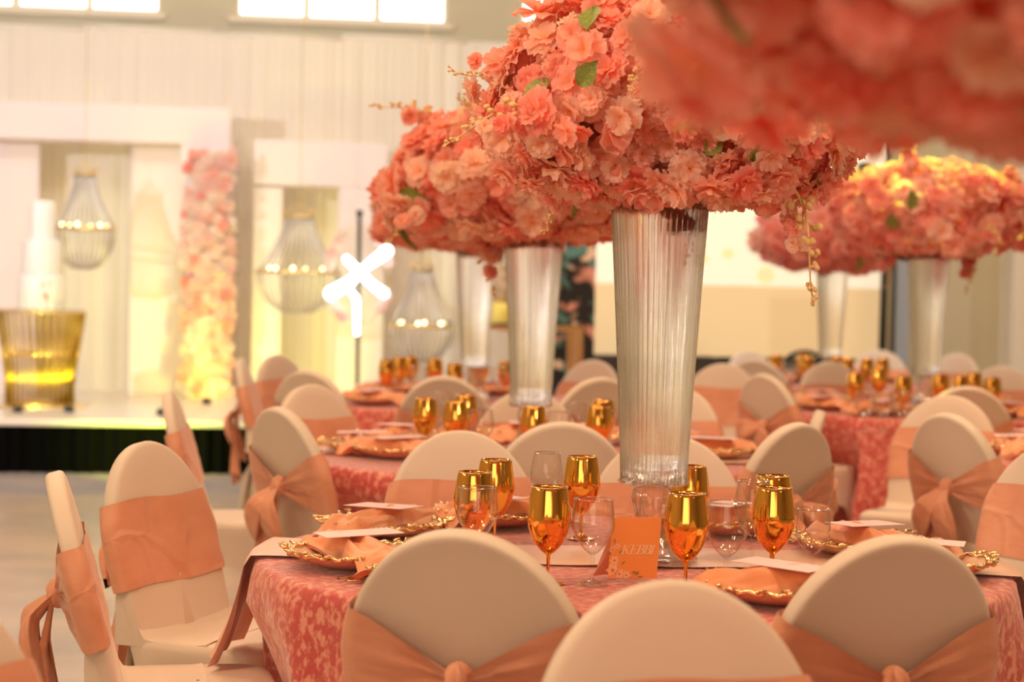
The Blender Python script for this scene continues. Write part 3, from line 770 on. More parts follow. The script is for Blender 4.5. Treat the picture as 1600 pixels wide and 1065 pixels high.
for kd, px, py, lb in [
  ('gold', 742, 737, 'mirrored gold goblet behind a clear glass, leftmost pair on the front table'),
  ('water', 747, 761, 'clear stemmed glass in front of the leftmost gold goblet'),
  ('gold', 775, 718, 'gold goblet half hidden behind the leftmost gold goblet'),
  ('gold', 859, 760, 'gold goblet with full bowl standing left of the table number card'),
  ('tall', 855, 707, 'tall clear wine glass behind the gold goblet, nearest the dark chair back'),
  ('gold', 910, 713, 'gold goblet beside the tall clear wine glass'),
  ('water', 922, 779, 'round clear glass immediately left of the table number card'),
  ('gold', 1074, 770, 'gold goblet immediately right of the table number card'),
  ('gold', 1079, 728, 'gold goblet peeking out right behind the vase'),
  ('water', 1137, 784, 'round clear glass between the two gold goblets at the right'),
  ('tall', 1178, 751, 'tall clear glass left of the rear gold goblet at the right'),
  ('gold', 1210, 761, 'rightmost front gold goblet with visible stem and foot'),
  ('gold', 1208, 743, 'gold goblet directly behind the rightmost front one'),
  ('small', 1246, 795, 'small clear glass at the right end of the glassware')]:
    goblet(kd, px, py, lb, G1)
def row(tname, lst, grp):
    from collections import Counter
    tot = Counter(k for k, _, _ in lst); seen = Counter()
    for (k, px, py) in sorted(lst, key=lambda a: a[1]):
        noun = {'gold': 'gold goblet', 'tall': 'tall clear wine glass', 'water': 'clear stemmed glass', 'small': 'small clear glass'}[k]
        goblet(k, px, py, '%s on the %s, %s such from the left' % (noun, tname, ords[seen[k]]), grp); seen[k] += 1
row('middle table', [('gold', 665, 622), ('water', 674, 630), ('gold', 713, 627), ('gold', 728, 617), ('water', 752, 640), ('gold', 834, 635), ('water', 874, 643), ('gold', 936, 635), ('gold', 943, 625), ('tall', 905, 630), ('water', 960, 642), ('tall', 694, 612)], 'glassware on the middle table')
row('far table near the stage', [('gold', 605, 562), ('gold', 625, 558), ('gold', 636, 556), ('gold', 680, 560), ('gold', 711, 568), ('water', 655, 572), ('gold', 752, 560), ('water', 780, 572), ('gold', 783, 565)], 'glassware on the far left table')
row('far table at the right', [('gold', 1337, 582), ('gold', 1374, 575), ('gold', 1412, 588), ('gold', 1470, 585), ('gold', 1502, 588), ('gold', 1522, 582), ('gold', 1551, 590), ('water', 1372, 612), ('water', 1352, 612), ('water', 1395, 612)], 'glassware on the far right table')
row('farthest table by the screen', [('gold', 1213, 555), ('gold', 1248, 558), ('gold', 1256, 552), ('gold', 1308, 556), ('gold', 1323, 560), ('gold', 1355, 560), ('gold', 1379, 560), ('water', 1232, 566)], 'glassware on the farthest table')

# ------------------------------------------------------------------ place settings
def plate_mesh():
    mb = MB(); sc = lambda w, z: 1 + (.03 * math.cos(w * 12) + .012 * math.cos(w * 31)) * max(0, (z - .02) / .02)
    mb.lathe([(.001, .004), (.085, .004), (.105, .008), (.135, .020), (.158, .034), (.160, .036), (.156, .037), (.133, .024), (.103, .012), (.085, .009), (.001, .009)], 72, sc, mi=0)
    return mb.mesh('dish', M['plate'])
def rim_mesh(seed=0):
    rnd = random.Random(seed); mb = MB(); n = 144; path = []; rr = []
    for k in range(n):
        w = 2 * math.pi * k / n; q = .158 * (1 + .03 * math.cos(w * 12) + .012 * math.cos(w * 31)); path.append((q * math.cos(w), q * math.sin(w), .037 + .003 * math.sin(w * 24))); rr.append(.0042 + .0022 * abs(math.sin(w * 18)))
    mb.tube(path, rr, 6, True)
    for k in range(36):
        w = 2 * math.pi * (k + rnd.uniform(-.3, .3)) / 36; lobe = .5 + .5 * math.cos(w * 6)
        q = .162 + .016 * lobe; c = Vector((q * math.cos(w), q * math.sin(w), .038 + .010 * lobe))
        d = Vector((math.cos(w), math.sin(w), .3)); tng = Vector((-math.sin(w), math.cos(w), 0))
        a = c - d * .010; pts = [a, c + tng * .006 * rnd.choice((-1, 1)), c + d * .009 + tng * .006 * rnd.choice((-1, 1))]
        mb.tube(pts, [.0045, .0050, .0020], 6)
    return mb.mesh('gilt_rim', M['goldrim'])
DISH, RIM = plate_mesh(), rim_mesh()
def napkin_mesh(seed):
    rnd = random.Random(seed); nl, nw = 31, 15; pts = []; ph = rnd.uniform(0, 6)
    for i in range(nl):
        l = (i / (nl - 1) - .5) * 2       # along -1..1
        for j in range(nw):
            w = (j / (nw - 1) - .5) * 2
            R_ = .205; x = l * R_; wid = .046 + .045 * abs(l) ** 1.5 + .012 * math.sin(l * 3 + ph)
            y = w * wid + .02 * math.sin(l * 2.2 + ph)
            inside = min(1, abs(x) / .165)
            top = .040 + .030 * (1 - w * w) ** .6 * (1 - .4 * inside)
            h = top if inside < 1 else lerp(top, .010, ((abs(x) - .165) / .04) ** 1.2)
            h += .0095 * math.sin(w * 6 + l * 5 + ph) * (1 - .2 * inside) + .004 * math.sin(w * 13 - l * 5)
            if abs(w) > .85: h -= .012 * (1 - inside * .3)
            pts.append((x, y, max(h, .006)))
    mb = MB(); mb.grid(pts, nl, nw)
    low = [(p[0] * .97, p[1] * .93, max(.003, p[2] - .010)) for p in pts]; mb.grid(low, nl, nw)
    # hem closing top and under layer
    rim = [i * nw for i in range(nl)] + [(nl - 1) * nw + j for j in range(1, nw)] + [i * nw + nw - 1 for i in range(nl - 2, -1, -1)] + [j for j in range(nw - 2, 0, -1)]
    N_ = nl * nw
    for a, b in zip(rim, rim[1:] + rim[:1]): mb.f.append((a, b, b + N_, a + N_)); mb.mi.append(0)
    return mb.mesh('napkin', M['napkin'])
NAP = [napkin_mesh(s) for s in range(3)]
mb = MB(); mb.box(-.050, .050, -.095, .095, 0, .0015); CARD = mb.mesh('menu_card', M['card'], False)
def cutlery(kind):
    mb = MB(); prof = [(-.10, .0045), (-.095, .0058), (-.05, .0040), (0, .0026), (.03, .0028)]
    pts = []
    path = prof + ([(.045, .0065), (.07, .0085), (.095, .0080), (.112, .0025)] if kind == 'knife' else [(.04, .0055), (.055, .0115), (.075, .0120)])
    for (y, w) in path:
        zc = .0035 + (.004 * math.sin((y + .1) * 14) if kind == 'fork' else 0)
        for (dx, dz) in ((-1, 0), (-.6, .0015), (.6, .0015), (1, 0), (.6, -.0012), (-.6, -.0012)): pts.append((dx * w, y, zc + dz))
    mb.grid(pts, len(path), 6, False, True)
    if kind == 'fork':
        for k in range(4): x = (k - 1.5) * .0068; mb.tube([(x, .073, .0050), (x, .10, .0065), (x * .9, .118, .0090)], [.0022, .0020, .0010], 5)
    return mb.mesh(kind, M['goldrim'])
KNIFE, FORK = cutlery('knife'), cutlery('fork')
def setting(px, py, tb, label, full=True, v=0, cardrot=0, napa=0, z=TZ + .009):
    P = at_z(px, py, z); c = T[tb]; d = Vector((c.x - P.x, c.y - P.y, 0)); dl_ = d.length
    if dl_ > .70: P = Vector((c.x, c.y, P.z)) - d.normalized() * .70; d = d.normalized() * .70
    if tb == 1 and dl_ < .60: P = Vector((c.x, c.y, P.z)) - d.normalized() * .60
    P.z = z; a = math.atan2(-d.x, d.y); tn = {1: 'front', 2: 'middle', 3: 'far left', 4: 'far right', 5: 'right edge', 6: 'farthest'}[tb]
    t = thing('charger_plate', 'blush plate with ornate gold rim, ' + label, 'plate', P, a, 'charger plates')
    link('dish', DISH, t); link('gilt_rim', RIM, t)
    n_ = link('napkin', NAP[v % 3]); n_.location = P + Vector((0, 0, .002)); n_.rotation_euler = (0, 0, a + napa)
    tag(n_, 'peach napkin over the plate ' + label, 'napkin', 'peach napkins')
    k = link('menu_card', CARD); k.location = P + Vector((0, 0, .078)); k.rotation_euler = (R(1.5), 0, a + cardrot)
    tag(k, 'blush menu card on the plate ' + label, 'menu card', 'menu cards')
    if full:
        for nme, me, sd in (('fork', FORK, -1), ('knife', KNIFE, 1)):
            o = link(nme, me); rv = Vector((math.cos(a), math.sin(a), 0)); o.location = P + rv * sd * .225; o.location.z = TZ + .0105; o.rotation_euler = (0, 0, a + .05 * sd)
            tag(o, 'gold %s by the plate %s' % (nme, label), nme, 'gold cutlery')
for px, py, lb, v, cr, na in [
  (556, 885, 'nearest the left edge of the front table', 0, .05, R(6)), (590, 836, 'behind the leftmost one on the front table', 1, -.15, R(-10)),
  (775, 820, 'at the far side of the front table', 2, 0, 0), (1118, 836, 'behind the glasses right of the vase', 0, 0, R(10)),
  (1350, 866, 'at the right side of the front table', 1, .4, R(8)), (1240, 945, 'between the two near chair backs at the right', 2, .5, R(-20)),
  (1580, 905, 'at the extreme right of the front table', 0, 0, R(-10)), (655, 925, 'hidden behind the near left chair back', 1, 0, 0)]:
    setting(px, py, 1, lb, True, v, cr, na)
for tb, tnm, lst in [(2, 'middle table', [(565, 706), (595, 690), (625, 715), (800, 672), (1120, 715), (1140, 700), (930, 690), (1000, 672)]),
                (3, 'far left table', [(560, 612), (570, 632), (600, 604), (700, 625), (790, 610)]),
                (4, 'far right table', [(1252, 628), (1290, 640), (1375, 648), (1570, 650), (1540, 632), (1330, 612)]),
                (5, 'right edge table', [(1560, 708), (1575, 728), (1620, 700)]),
                (6, 'farthest table', [(1245, 596), (1300, 600), (1390, 594)])]:
    for i, (px, py) in enumerate(sorted(lst)): setting(px, py, tb, 'on the %s, %s from the left' % (tnm, ords[i]), tb == 5, i, 0, .3 * i)

# ------------------------------------------------------------------ vases and bouquets
vy = 4.76; vp = at_y(1017, 880, vy); V1 = Vector((vp.x + .002, vy, TZ + .016))
vase('tall fluted glass vase in sharp focus at the centre of the front table', V1.x, V1.y, V1.z)
vt = V1.z + .90
ctr = at_y(1045, 178, 4.76)
def cx(px, py, y): p = at_y(px, py, y); return p
e1 = cx(1200, 290, 4.60) - Vector((V1.x, V1.y, vt))
e2 = cx(840, 185, 4.42) - Vector((V1.x, V1.y, vt))
e3 = cx(940, 60, 4.5) - Vector((V1.x, V1.y, vt))
bouquet('largest coral blossom arrangement, in sharp focus on the main vase', (V1.x, V1.y, vt), (.435, .40, .275), (ctr.x - V1.x, 0, ctr.z - vt), 300, 760, .049, 11, 'petal', 26, 6,
        [(tuple(e1), (.13, -.02, -.22), .27), (tuple(e2), (-.25, -.04, -.04), .20), (tuple(e3), (-.02, 0, .22), .15)])
vp = at_z(829, 640, .926); V2 = Vector((T[2].x, T[2].y, TZ + .016)); V2.x = vp.x
vase('fluted glass vase on the middle table, second in line', V2.x, V2.y, V2.z)
c2 = at_y(815, 285, 7.7); e = at_y(685, 205, 7.6) - Vector((V2.x, V2.y, V2.z + .9))
bouquet('coral arrangement on the middle vase, left behind the main one', (V2.x, V2.y, V2.z + .9), (.50, .45, .28), (c2.x - V2.x, 0, c2.z - V2.z - .9), 190, 220, .072, 5, 'petal', 16, 4, [(tuple(e), (-.22, 0, .12), .26)])
V3 = Vector((T[3].x, T[3].y, TZ + .016)); V3.x = at_z(731, 600, .926).x
vase('narrow-looking distant fluted vase left of the second vase', V3.x, V3.y, V3.z)
c3 = at_y(725, 330, 11.2)
bouquet('leftmost coral arrangement, on the far left table', (V3.x, V3.y, V3.z + .9), (.47, .42, .25), (c3.x - V3.x, 0, c3.z - V3.z - .9), 140, 150, .078, 6, 'petal', 10, 3)
V4 = Vector((at_y(1446, 580, T[4].y).x, T[4].y, TZ + .016))
vase('distant fluted vase on the far right table', V4.x, V4.y, V4.z)
c4 = at_y(1448, 335, T[4].y)
bouquet('pink and yellow-lit arrangement at the far right', (V4.x, V4.y, V4.z + .9), (.53, .45, .29), (c4.x - V4.x, 0, c4.z - V4.z - .9), 190, 200, .072, 8, 'petal_pink', 12, 8)
V5 = Vector((at_y(1297, 560, T[6].y).x, T[6].y, TZ + .016))
vase('farthest fluted vase, in front of the projection screen', V5.x, V5.y, V5.z)
c5 = at_y(1300, 372, T[6].y)
bouquet('farthest pink arrangement, in front of the projection screen', (V5.x, V5.y, V5.z + .9), (.46, .42, .26), (c5.x - V5.x, 0, c5.z - V5.z - .9), 110, 130, .085, 9, 'petal_pink', 6, 3)
V0 = Vector((T[0].x, T[0].y, TZ + .016))
vase('vase of the nearest table outside the right edge', V0.x, V0.y, V0.z)
bouquet('out of focus coral arrangement hanging into the upper right corner', (V0.x, V0.y, V0.z + .9), (.57, .50, .34), (.045, -.05, .175), 230, 420, .062, 12, 'petal', 10, 2)

# ------------------------------------------------------------------ table number card
a = at_z(948, 903, TZ + .014); b = at_z(1027, 904, TZ + .014)
W = .112; H_ = .138
tc = thing('table_number_card', 'orange table card reading KEBBI with blossoms printed in its corner', 'table card', (a + b) / 2 + Vector((0, 0, .0)), math.atan2(b.y - a.y, b.x - a.x) + R(4))
mb = MB(); lean = R(12)
def cpt(x, z, o=0): return (x + z * .09, z * math.sin(lean) * .6 - o * math.cos(lean), z * math.cos(lean) + .001 + 0)
mb.add([cpt(-W / 2, 0), cpt(W / 2, 0), cpt(W / 2, H_), cpt(-W / 2, H_), cpt(-W / 2, 0, -.002), cpt(W / 2, 0, -.002), cpt(W / 2, H_, -.002), cpt(-W / 2, H_, -.002)],
       [(0, 1, 2, 3), (4, 7, 6, 5), (0, 4, 5, 1), (1, 5, 6, 2), (2, 6, 7, 3), (3, 7, 4, 0)]); mb.obj('card_face', M['orange'], tc, False)
mb = MB()      # the other leaf of the folded card
q = [cpt(-W / 2 - .028, 0, -.03), cpt(-W / 2 + .012, H_ * 1.03, -.004), cpt(-W / 2 + .045, H_ * 1.03, -.006), cpt(-W / 2 + .012, 0, -.06)]
mb.add(q + [(p[0] + .001, p[1] + .0015, p[2]) for p in q], [(0, 3, 2, 1), (4, 5, 6, 7), (0, 1, 5, 4), (1, 2, 6, 5), (2, 3, 7, 6), (3, 0, 4, 7)]); mb.obj('back_leaf', M['paper'], tc, False)
# lettering: italic serif strokes
def stroke(mb, pts, w, x0, z0, s):
    P = [Vector((p[0], p[1])) for p in pts]; vs_ = []; n = len(P)
    for i, p in enumerate(P):
        t = (P[min(i + 1, n - 1)] - P[max(i - 1, 0)]).normalized(); nr = Vector((-t.y, t.x)); ww = w if not hasattr(w, '__len__') else w[i]
        for sg in (1, -1):
            qx = p.x + nr.x * ww * sg * .5; qz = p.y + nr.y * ww * sg * .5
            vs_.append(cpt(x0 + (qx + qz * .28) * s, z0 + qz * s, .0006))
    mb.add(vs_, [(2 * i, 2 * i + 1, 2 * i + 3, 2 * i + 2) for i in range(n - 1)])
def letter(ch, x0, z0, s, mb):
    th, tn = .15, .06
    stem = [(.14, 0), (.14, 1)]; serif = lambda x, z, l=.16: stroke(mb, [(x - l, z), (x + l, z)], tn, x0, z0, s)
    stroke(mb, stem, th, x0, z0, s)
    serif(.14, .03); serif(.14, .97)
    if ch == 'K':
        stroke(mb, [(.20, .45), (.72, .97)], tn, x0, z0, s); stroke(mb, [(.34, .58), (.72, .03)], th, x0, z0, s); serif(.74, .97, .13); serif(.76, .03, .13)
    if ch == 'E':
        for z, l in ((.03, .66), (.97, .62), (.52, .48)): stroke(mb, [(.14, z), (l, z)], tn, x0, z0, s)
        stroke(mb, [(.64, .02), (.66, .24)], tn, x0, z0, s); stroke(mb, [(.60, .98), (.60, .80)], tn, x0, z0, s); stroke(mb, [(.48, .42), (.48, .62)], tn, x0, z0, s)
    if ch == 'B':
        for c_, r in ((.76, .22), (.28, .27)):
            arc = [(.36 + (r * 1.05) * math.sin(k * math.pi / 10), c_ + r * math.cos(k * math.pi / 10)) for k in range(11)]
            stroke(mb, [(.14, c_ + r)] + arc + [(.14, c_ - r)], [tn] * 2 + [.08, .11, .14, .16, .16, .16, .14, .11, .08] + [tn] * 2, x0, z0, s)
for i, ch in enumerate('KEBBI'):
    mb = MB(); letter(ch, -.031 + [0, .0195, .0355, .0510, .0665][i], .054, .0215, mb); mb.obj('letter', mat('cream_ink_%d' % i, (1, .78, .50), .6), tc, False)
rnd = random.Random(4); mp = mat('printed_petal', (1, .66, .40), .6, col2=(1, .5, .25), nscale=60); mr_ = mat('printed_centre', (.75, .12, .05), .6); ml = mat('printed_leaf', (.30, .30, .06), .6)
for (x, z, r) in [(-.046, .018, .013), (-.030, .010, .010), (-.044, .040, .0095), (-.051, .064, .007), (-.014, .007, .009), (-.040, .072, .006)]:
    mb = MB(); n = 40; o = [cpt(x, z, .0006)] + [cpt(x + r * (1 + .2 * math.cos(k * 2 * math.pi / n * 6)) * math.cos(k * 2 * math.pi / n), max(.0005, z + r * (1 + .2 * math.cos(k * 2 * math.pi / n * 6)) * math.sin(k * 2 * math.pi / n)), .0006) for k in range(n)]
    mb.add(o, [(0, 1 + k, 1 + (k + 1) % n) for k in range(n)])
    o = [cpt(x, z, .0009)] + [cpt(x + r * .25 * math.cos(k * .785), z + r * .25 * math.sin(k * .785), .0009) for k in range(8)]; mb.add(o, [(0, 1 + k, 1 + (k + 1) % 8) for k in range(8)], 1)
    mb.obj('printed_flower', [mp, mr_], tc, False)
for (x, z, an) in [(.002, .008, .6), (.008, .005, 1.0), (-.004, .012, .3), (-.052, .052, 2.2), (-.035, .055, .9), (-.046, .078, 1.7), (.012, .003, .1), (-.028, .030, .8)]:
    mb = MB(); l = .013; dx, dz = math.cos(an) * l, math.sin(an) * l; mb.add([cpt(x, z, .0007), cpt(x + dx * .5 - dz * .15, z + dz * .5 + dx * .15, .0007), cpt(x + dx, z + dz, .0007), cpt(x + dx * .5 + dz * .15, max(.0005, z + dz * .5 - dx * .15), .0007)], [(0, 3, 2, 1)])
    mb.obj('printed_leaf', ml, tc, False)

# ------------------------------------------------------------------ things on the stage
def onstage(px, v): return at_v(px, 500, v)[0]
# cake table and cake
u = onstage(64, -2.6); base = S(u, -2.6, SZ)
ct = thing('cake_table', 'flared table of gold rods with a round glass top under the cake', 'table', base)
ztop_ = at_v(64, 484, -2.6)[1] - SZ
rb, rt = .255, .335
for k in range(36):
    a = 2 * math.pi * k / 36; q = MB(); q.tube([(rb * math.cos(a), rb * math.sin(a), .02), (rb * 1.02 * math.cos(a), rb * 1.02 * math.sin(a), .25), (rt * math.cos(a), rt * math.sin(a), ztop_ - .012)], .011, 6); q.obj('rod', M['rod'], ct)
for r, z in ((rb, .015), (rt, ztop_ - .012), (rb * 1.07, ztop_ * .55)):
    q = MB(); q.tube([(r * math.cos(a * .1309), r * math.sin(a * .1309), z) for a in range(48)], .010, 8, True); q.obj('ring', M['goldrim'], ct)
q = MB(); q.lathe([(.001, ztop_ - .006), (rt, ztop_ - .006), (rt + .005, ztop_), (rt, ztop_ + .006), (.001, ztop_ + .006)], 48); q.obj('glass_top', M['glass'], ct)
q = MB(); q.lathe([(.001, 0.0), (rb + .10, 0.0), (rb + .10, .012), (.001, .014)], 48); q.obj('foot_disc', M['goldrim'], ct)
ck = thing('tiered_cake', 'white three tier cake on the gold rod table', 'cake', base + Vector((0, 0, ztop_ + .006)))
z = 0; hts = [.27, .27, .30]
for k, (r, h) in enumerate(zip((.178, .150, .100), hts)):
    q = MB(); rr = (lambda w, z_: 1) if k != 1 else (lambda w, z_: 1 + .03 * math.cos(3 * w + 9 * z_))
    q.lathe([(.001, z), (r, z), (r * 1.01, z + .02), (r, z + h - .03), (r - .008, z + h - .006), (r - .03, z + h), (.001, z + h)], 40, rr); q.obj('tier', M['white'], ck)
    q = MB(); q.tube([(r * 1.0 * math.cos(a * .1309), r * 1.0 * math.sin(a * .1309), z + .010) for a in range(48)], .007, 6, True); q.obj('piping', M['white'], ck)
    z += h
for (a, zz, s_) in [(-1.15, .10, .02), (-1.30, .19, .012), (-1.0, .20, .010), (-1.25, .13, .012)]:
    B = basis(Vector((math.cos(a), math.sin(a), 0)), random.Random(1)).to_4x4(); B.translation = Vector((.183 * math.cos(a), .183 * math.sin(a), zz)); o = link('sugar_flower', BL['petal_pink'][0], ck); o.matrix_local = B @ Matrix.Scale(s_, 4)

# flower column
u = onstage(323, -1.15); base = S(u, -1.15, SZ); rnd = random.Random(3)
fc = thing('flower_column', 'tall column of pale pink and cream blossoms on the arch leg', 'flower column', base, TH)
zt_ = at_v(323, 238, -1.15)[1] - SZ; hwid = .205
q = MB(); q.box(-hwid + .03, hwid - .03, -.02, .14, 0, zt_ - .03); q.obj('backing_board', M['panel'], fc, False)
for i in range(290):
    x = rnd.uniform(-hwid, hwid); zz = zt_ * (i + .5) / 290 + rnd.uniform(-.03, .03); y = -.05 - .05 * (1 - (x / hwid) ** 2) + rnd.uniform(-.03, .02)
    B = basis(Vector((x * 2, -1, rnd.uniform(-.4, .5))), rnd).to_4x4(); B.translation = Vector((x, y, max(.05, zz)))
    o = link('blossom', rnd.choice(BL['petal_pale' if rnd.random() < .80 else 'petal_pink']), fc); o.matrix_local = B @ Matrix.Scale(rnd.uniform(.042, .07), 4)

# chandeliers
def chandelier(label, px, v, ytop, yring, ybot, wpx):
    u_, zr = at_v(px, yring, v); _, ztp = at_v(px, ytop, v); _, zb = at_v(px, ybot, v); r = wpx / 2 / F * (S(u_, v, 0).y)
    t = thing('chandelier', label, 'chandelier', S(u_, v, zr), TH, 'hanging bead chandeliers on the stage'); h = ztp - zr; d_ = zr - zb
    q = MB(); q.tube([(r * math.cos(a * .1309), r * math.sin(a * .1309), 0) for a in range(48)], .013, 8, True); q.obj('ring', M['goldrim'], t)
    rc = r * .34
    q = MB(); q.tube([(rc * math.cos(a * .2618), rc * math.sin(a * .2618), h) for a in range(24)], .010, 6, True)
    for k in range(8): a = k * .785; q.tube([(rc * math.cos(a), rc * math.sin(a), h), (rc * 1.2 * math.cos(a), rc * 1.2 * math.sin(a), h + .06)], [.008, .002], 5)
    q.obj('crown', M['goldrim'], t)
    q = MB(); q.tube([(0, 0, h), (0, 0, 5.4 - zr)], .003, 5)
    for k in range(4): a = k * 1.57; q.tube([(0, 0, h + .12), (rc * math.cos(a), rc * math.sin(a), h)], .004, 4)
    q.obj('chain', M['goldrim'], t)
    q = MB(); q2 = MB()
    for k in range(30):
        a = 2 * math.pi * k / 30; c_, s_ = math.cos(a), math.sin(a)
        q.tube([(lerp(rc, r, (j / 6) ** 1.7) * c_, lerp(rc, r, (j / 6) ** 1.7) * s_, h * (1 - j / 6)) for j in range(7)], .0075, 5)
        q2.tube([(r * math.cos(j * math.pi / 12 * .88) * c_, r * math.cos(j * math.pi / 12 * .88) * s_, -d_ * math.sin(j * math.pi / 12)) for j in range(7)], .0075, 5)
    tag(q.obj('upper_bead_strands', M['crystal'], t), kind='stuff'); tag(q2.obj('lower_bead_strands', M['crystal'], t), kind='stuff')
    for k in range(6):
        a = k * 1.047 + .3; q = MB(); q.ball((r * .75 * math.cos(a), r * .75 * math.sin(a), .03), .013, 8, 6); q.obj('bulb', M['bulb'], t)
    return t
chandelier('bead chandelier between cake and flower column', 132, -1.6, 272, 357, 420, 94)
chandelier('bead chandelier hanging in the smaller arch', 467, -1.5, 338, 425, 488, 130)
chandelier('bead chandelier right of the neon sign over the far table', 658, -1.4, 420, 510, 565, 100)

# neon sign on a black pole with blossoms
v = -2.2; u = onstage(560, v); base = S(u, v, SZ)
ns = thing('neon_sign', 'glowing white crossed neon strokes on a thin black pole', 'neon sign', base, TH)
def loc(px, py, dv=0):
    a_, b_ = at_v(px, py, v); return (a_ - u, dv, b_ - SZ)
q = MB(); q.tube([(0, 0, .01), loc(562, 335)], .017, 8); q.obj('pole', M['black'], ns)
q = MB(); q.ball(loc(562, 333), .03); q.obj('finial', M['black'], ns)
q = MB(); q.lathe([(.001, 0.0), (.17, 0.0), (.17, .012), (.02, .02), (.001, .02)], 24); q.obj('base_plate', M['black'], ns)
for pts_, w in (([(517, 458), (545, 441), (566, 421), (604, 392)], [.052, .040, .028, .045]), ([(541, 405), (560, 424), (580, 444), (599, 458)], [.028, .03, .03, .038]), ([(545, 452), (556, 466), (557, 492), (557, 520)], [.016, .026, .02, .018])):
    q = MB(); q.tube([loc(x, y, -.05) for x, y in pts_], w, 12); q.ball(loc(*pts_[0], -.05), w[0]); q.ball(loc(*pts_[-1], -.05), w[-1]); q.obj('neon_stroke', M['glow'], ns)
rnd = random.Random(9)
hoop = thing('blossom_hoop', 'ring of pale pink blossoms hung on the neon sign pole', 'wreath', S(u, v + .06, at_v(560, 430, v)[1]), TH)
rad = 78 / F * base.y * 1.0 * .62
q = MB(); q.tube([(rad * math.cos(a * .1309), 0, rad * 1.55 * math.sin(a * .1309)) for a in range(48)], .006, 6, True); q.obj('hoop', M['goldrim'], hoop)
for a0 in (2.3, 2.6, 2.9, .2, .5, .8, -.5, -.8, -2.5, -2.2, -2.7, 1.2):
    for k in range(2):
        a = a0 + rnd.uniform(-.12, .12); B = basis(Vector((rnd.uniform(-.5, .5), -1, rnd.uniform(-.5, .5))), rnd).to_4x4(); B.translation = Vector((rad * math.cos(a), -.03, rad * 1.55 * math.sin(a))); o = link('blossom', rnd.choice(BL['petal_pale']), hoop); o.matrix_local = B @ Matrix.Scale(.05, 4)

# urn on its gold console, dark floral panel
v = -3.2; uc = onstage(835, v); base = S(uc, v, 0)
g = thing('gold_console', 'gold framed console table behind the second vase', 'table', base, TH)
iv = (Matrix.Translation(base) @ Matrix.Rotation(TH, 4, 'Z')).inverted(); X = lambda a, b, c: iv @ S(a, b, c)
x0, x1 = onstage(742, v), onstage(912, v); zc = at_v(800, 508, v)[1]
q = MB(); q.box(x0, x1, v, v + .4, zc - .04, zc, X); q.obj('tabletop', M['goldrim'], g, False)
for a_ in (x0, x1 - .06):
    for b_ in (v, v + .35): q = MB(); q.box(a_, a_ + .06, b_, b_ + .05, 0, zc - .04, X); q.obj('leg', M['goldrim'], g, False)
q = MB(); q.box(x0 + .06, x1 - .06, v + .02, v + .38, .25, .28, X); q.obj('shelf', M['goldrim'], g, False)
u_ = onstage(778, v); ub = S(u_, v + .2, zc)
uv_ = thing('cake_stand_tower', 'beige textured tower with a yellow drum base on the gold console', 'ornament', ub)
q = MB(); q.lathe([(.001, .005), (.17, .005), (.18, .02), (.18, .15), (.17, .17), (.001, .17)], 36); q.obj('drum_base', mat('yellow_drum', (.90, .78, .10), .4, col2=(.95, .88, .25), nscale=14), uv_)
q = MB(); q.lathe([(.19, 0), (.19, .012), (.001, .013)], 36); q.obj('tray', M['black'], uv_)
q = MB(); q.lathe([(.12, .17), (.15, .24), (.145, .34), (.115, .43), (.07, .48), (.001, .49)], 40, lambda w, z_: 1 + .03 * math.cos(14 * w + 60 * z_)); q.obj('textured_body', mat('beige_weave', (.70, .55, .36), .7, col2=(.35, .26, .18), nscale=26, lo=.45, hi=.6, bump=.6, bscale=40), uv_)
q = MB(); q.lathe([(.05, .48), (.06, .53), (.055, .60), (.03, .64), (.001, .65)], 24); q.obj('dark_top', mat('dark_brown', (.10, .03, .02), .5), uv_)
v = -2.4; x0, x1 = onstage(858, v), onstage(929, v); z1 = at_v(900, 375, v)[1]; base = S((x0 + x1) / 2, v, 0)
fp = thing('floral_banner', 'dark painted banner with teal and pink blooms left of the screen', 'banner', base, TH)
iv = (Matrix.Translation(base) @ Matrix.Rotation(TH, 4, 'Z')).inverted(); X = lambda a, b, c: iv @ S(a, b, c)
def banner_mat():
    m = bpy.data.materials.new('dark_floral_print'); nt, b = _nt(m); N = nt.nodes; Lk = nt.links
    tc_ = N.new('ShaderNodeTexCoord'); prev = None; base_c = (.012, .014, .014, 1)
    for i, (colr, sc, lo) in enumerate([((.10, .26, .22, 1), 5, .55), ((.75, .34, .25, 1), 4.2, .56), ((.85, .60, .40, 1), 6, .60)]):
        n_ = N.new('ShaderNodeTexNoise'); n_.inputs['Scale'].default_value = sc; n_.inputs['Detail'].default_value = 2
        mp_ = N.new('ShaderNodeMapping'); mp_.inputs['Location'].default_value = (i * 7.3, i * 2.1, i * 4.9); Lk.new(tc_.outputs['Object'], mp_.inputs[0]); Lk.new(mp_.outputs[0], n_.inputs['Vector'])
        r_ = N.new('ShaderNodeValToRGB'); r_.color_ramp.elements[0].position = lo; r_.color_ramp.elements[1].position = lo + .06; Lk.new(n_.outputs[0], r_.inputs[0])
        mx = N.new('ShaderNodeMixRGB'); Lk.new(r_.outputs[0], mx.inputs[0]); mx.inputs[2].default_value = colr
        if prev: Lk.new(prev, mx.inputs[1])
        else: mx.inputs[1].default_value = base_c
        prev = mx.outputs[0]
    Lk.new(prev, b.inputs['Base Color']); b.inputs['Roughness'].default_value = .5; return m
q = MB(); q.box(x0, x1, v, v + .02, .12, z1, X); q.obj('printed_cloth', banner_mat(), fp, False)
q = MB(); q.box(x0, x1, v - .01, v + .03, z1, z1 + .03, X); q.obj('top_bar', M['black'], fp, False)
q = MB(); q.box(x0 - .02, x1 + .02, v - .12, v + .14, 0, .12, X); q.obj('foot', M['black'], fp, False)

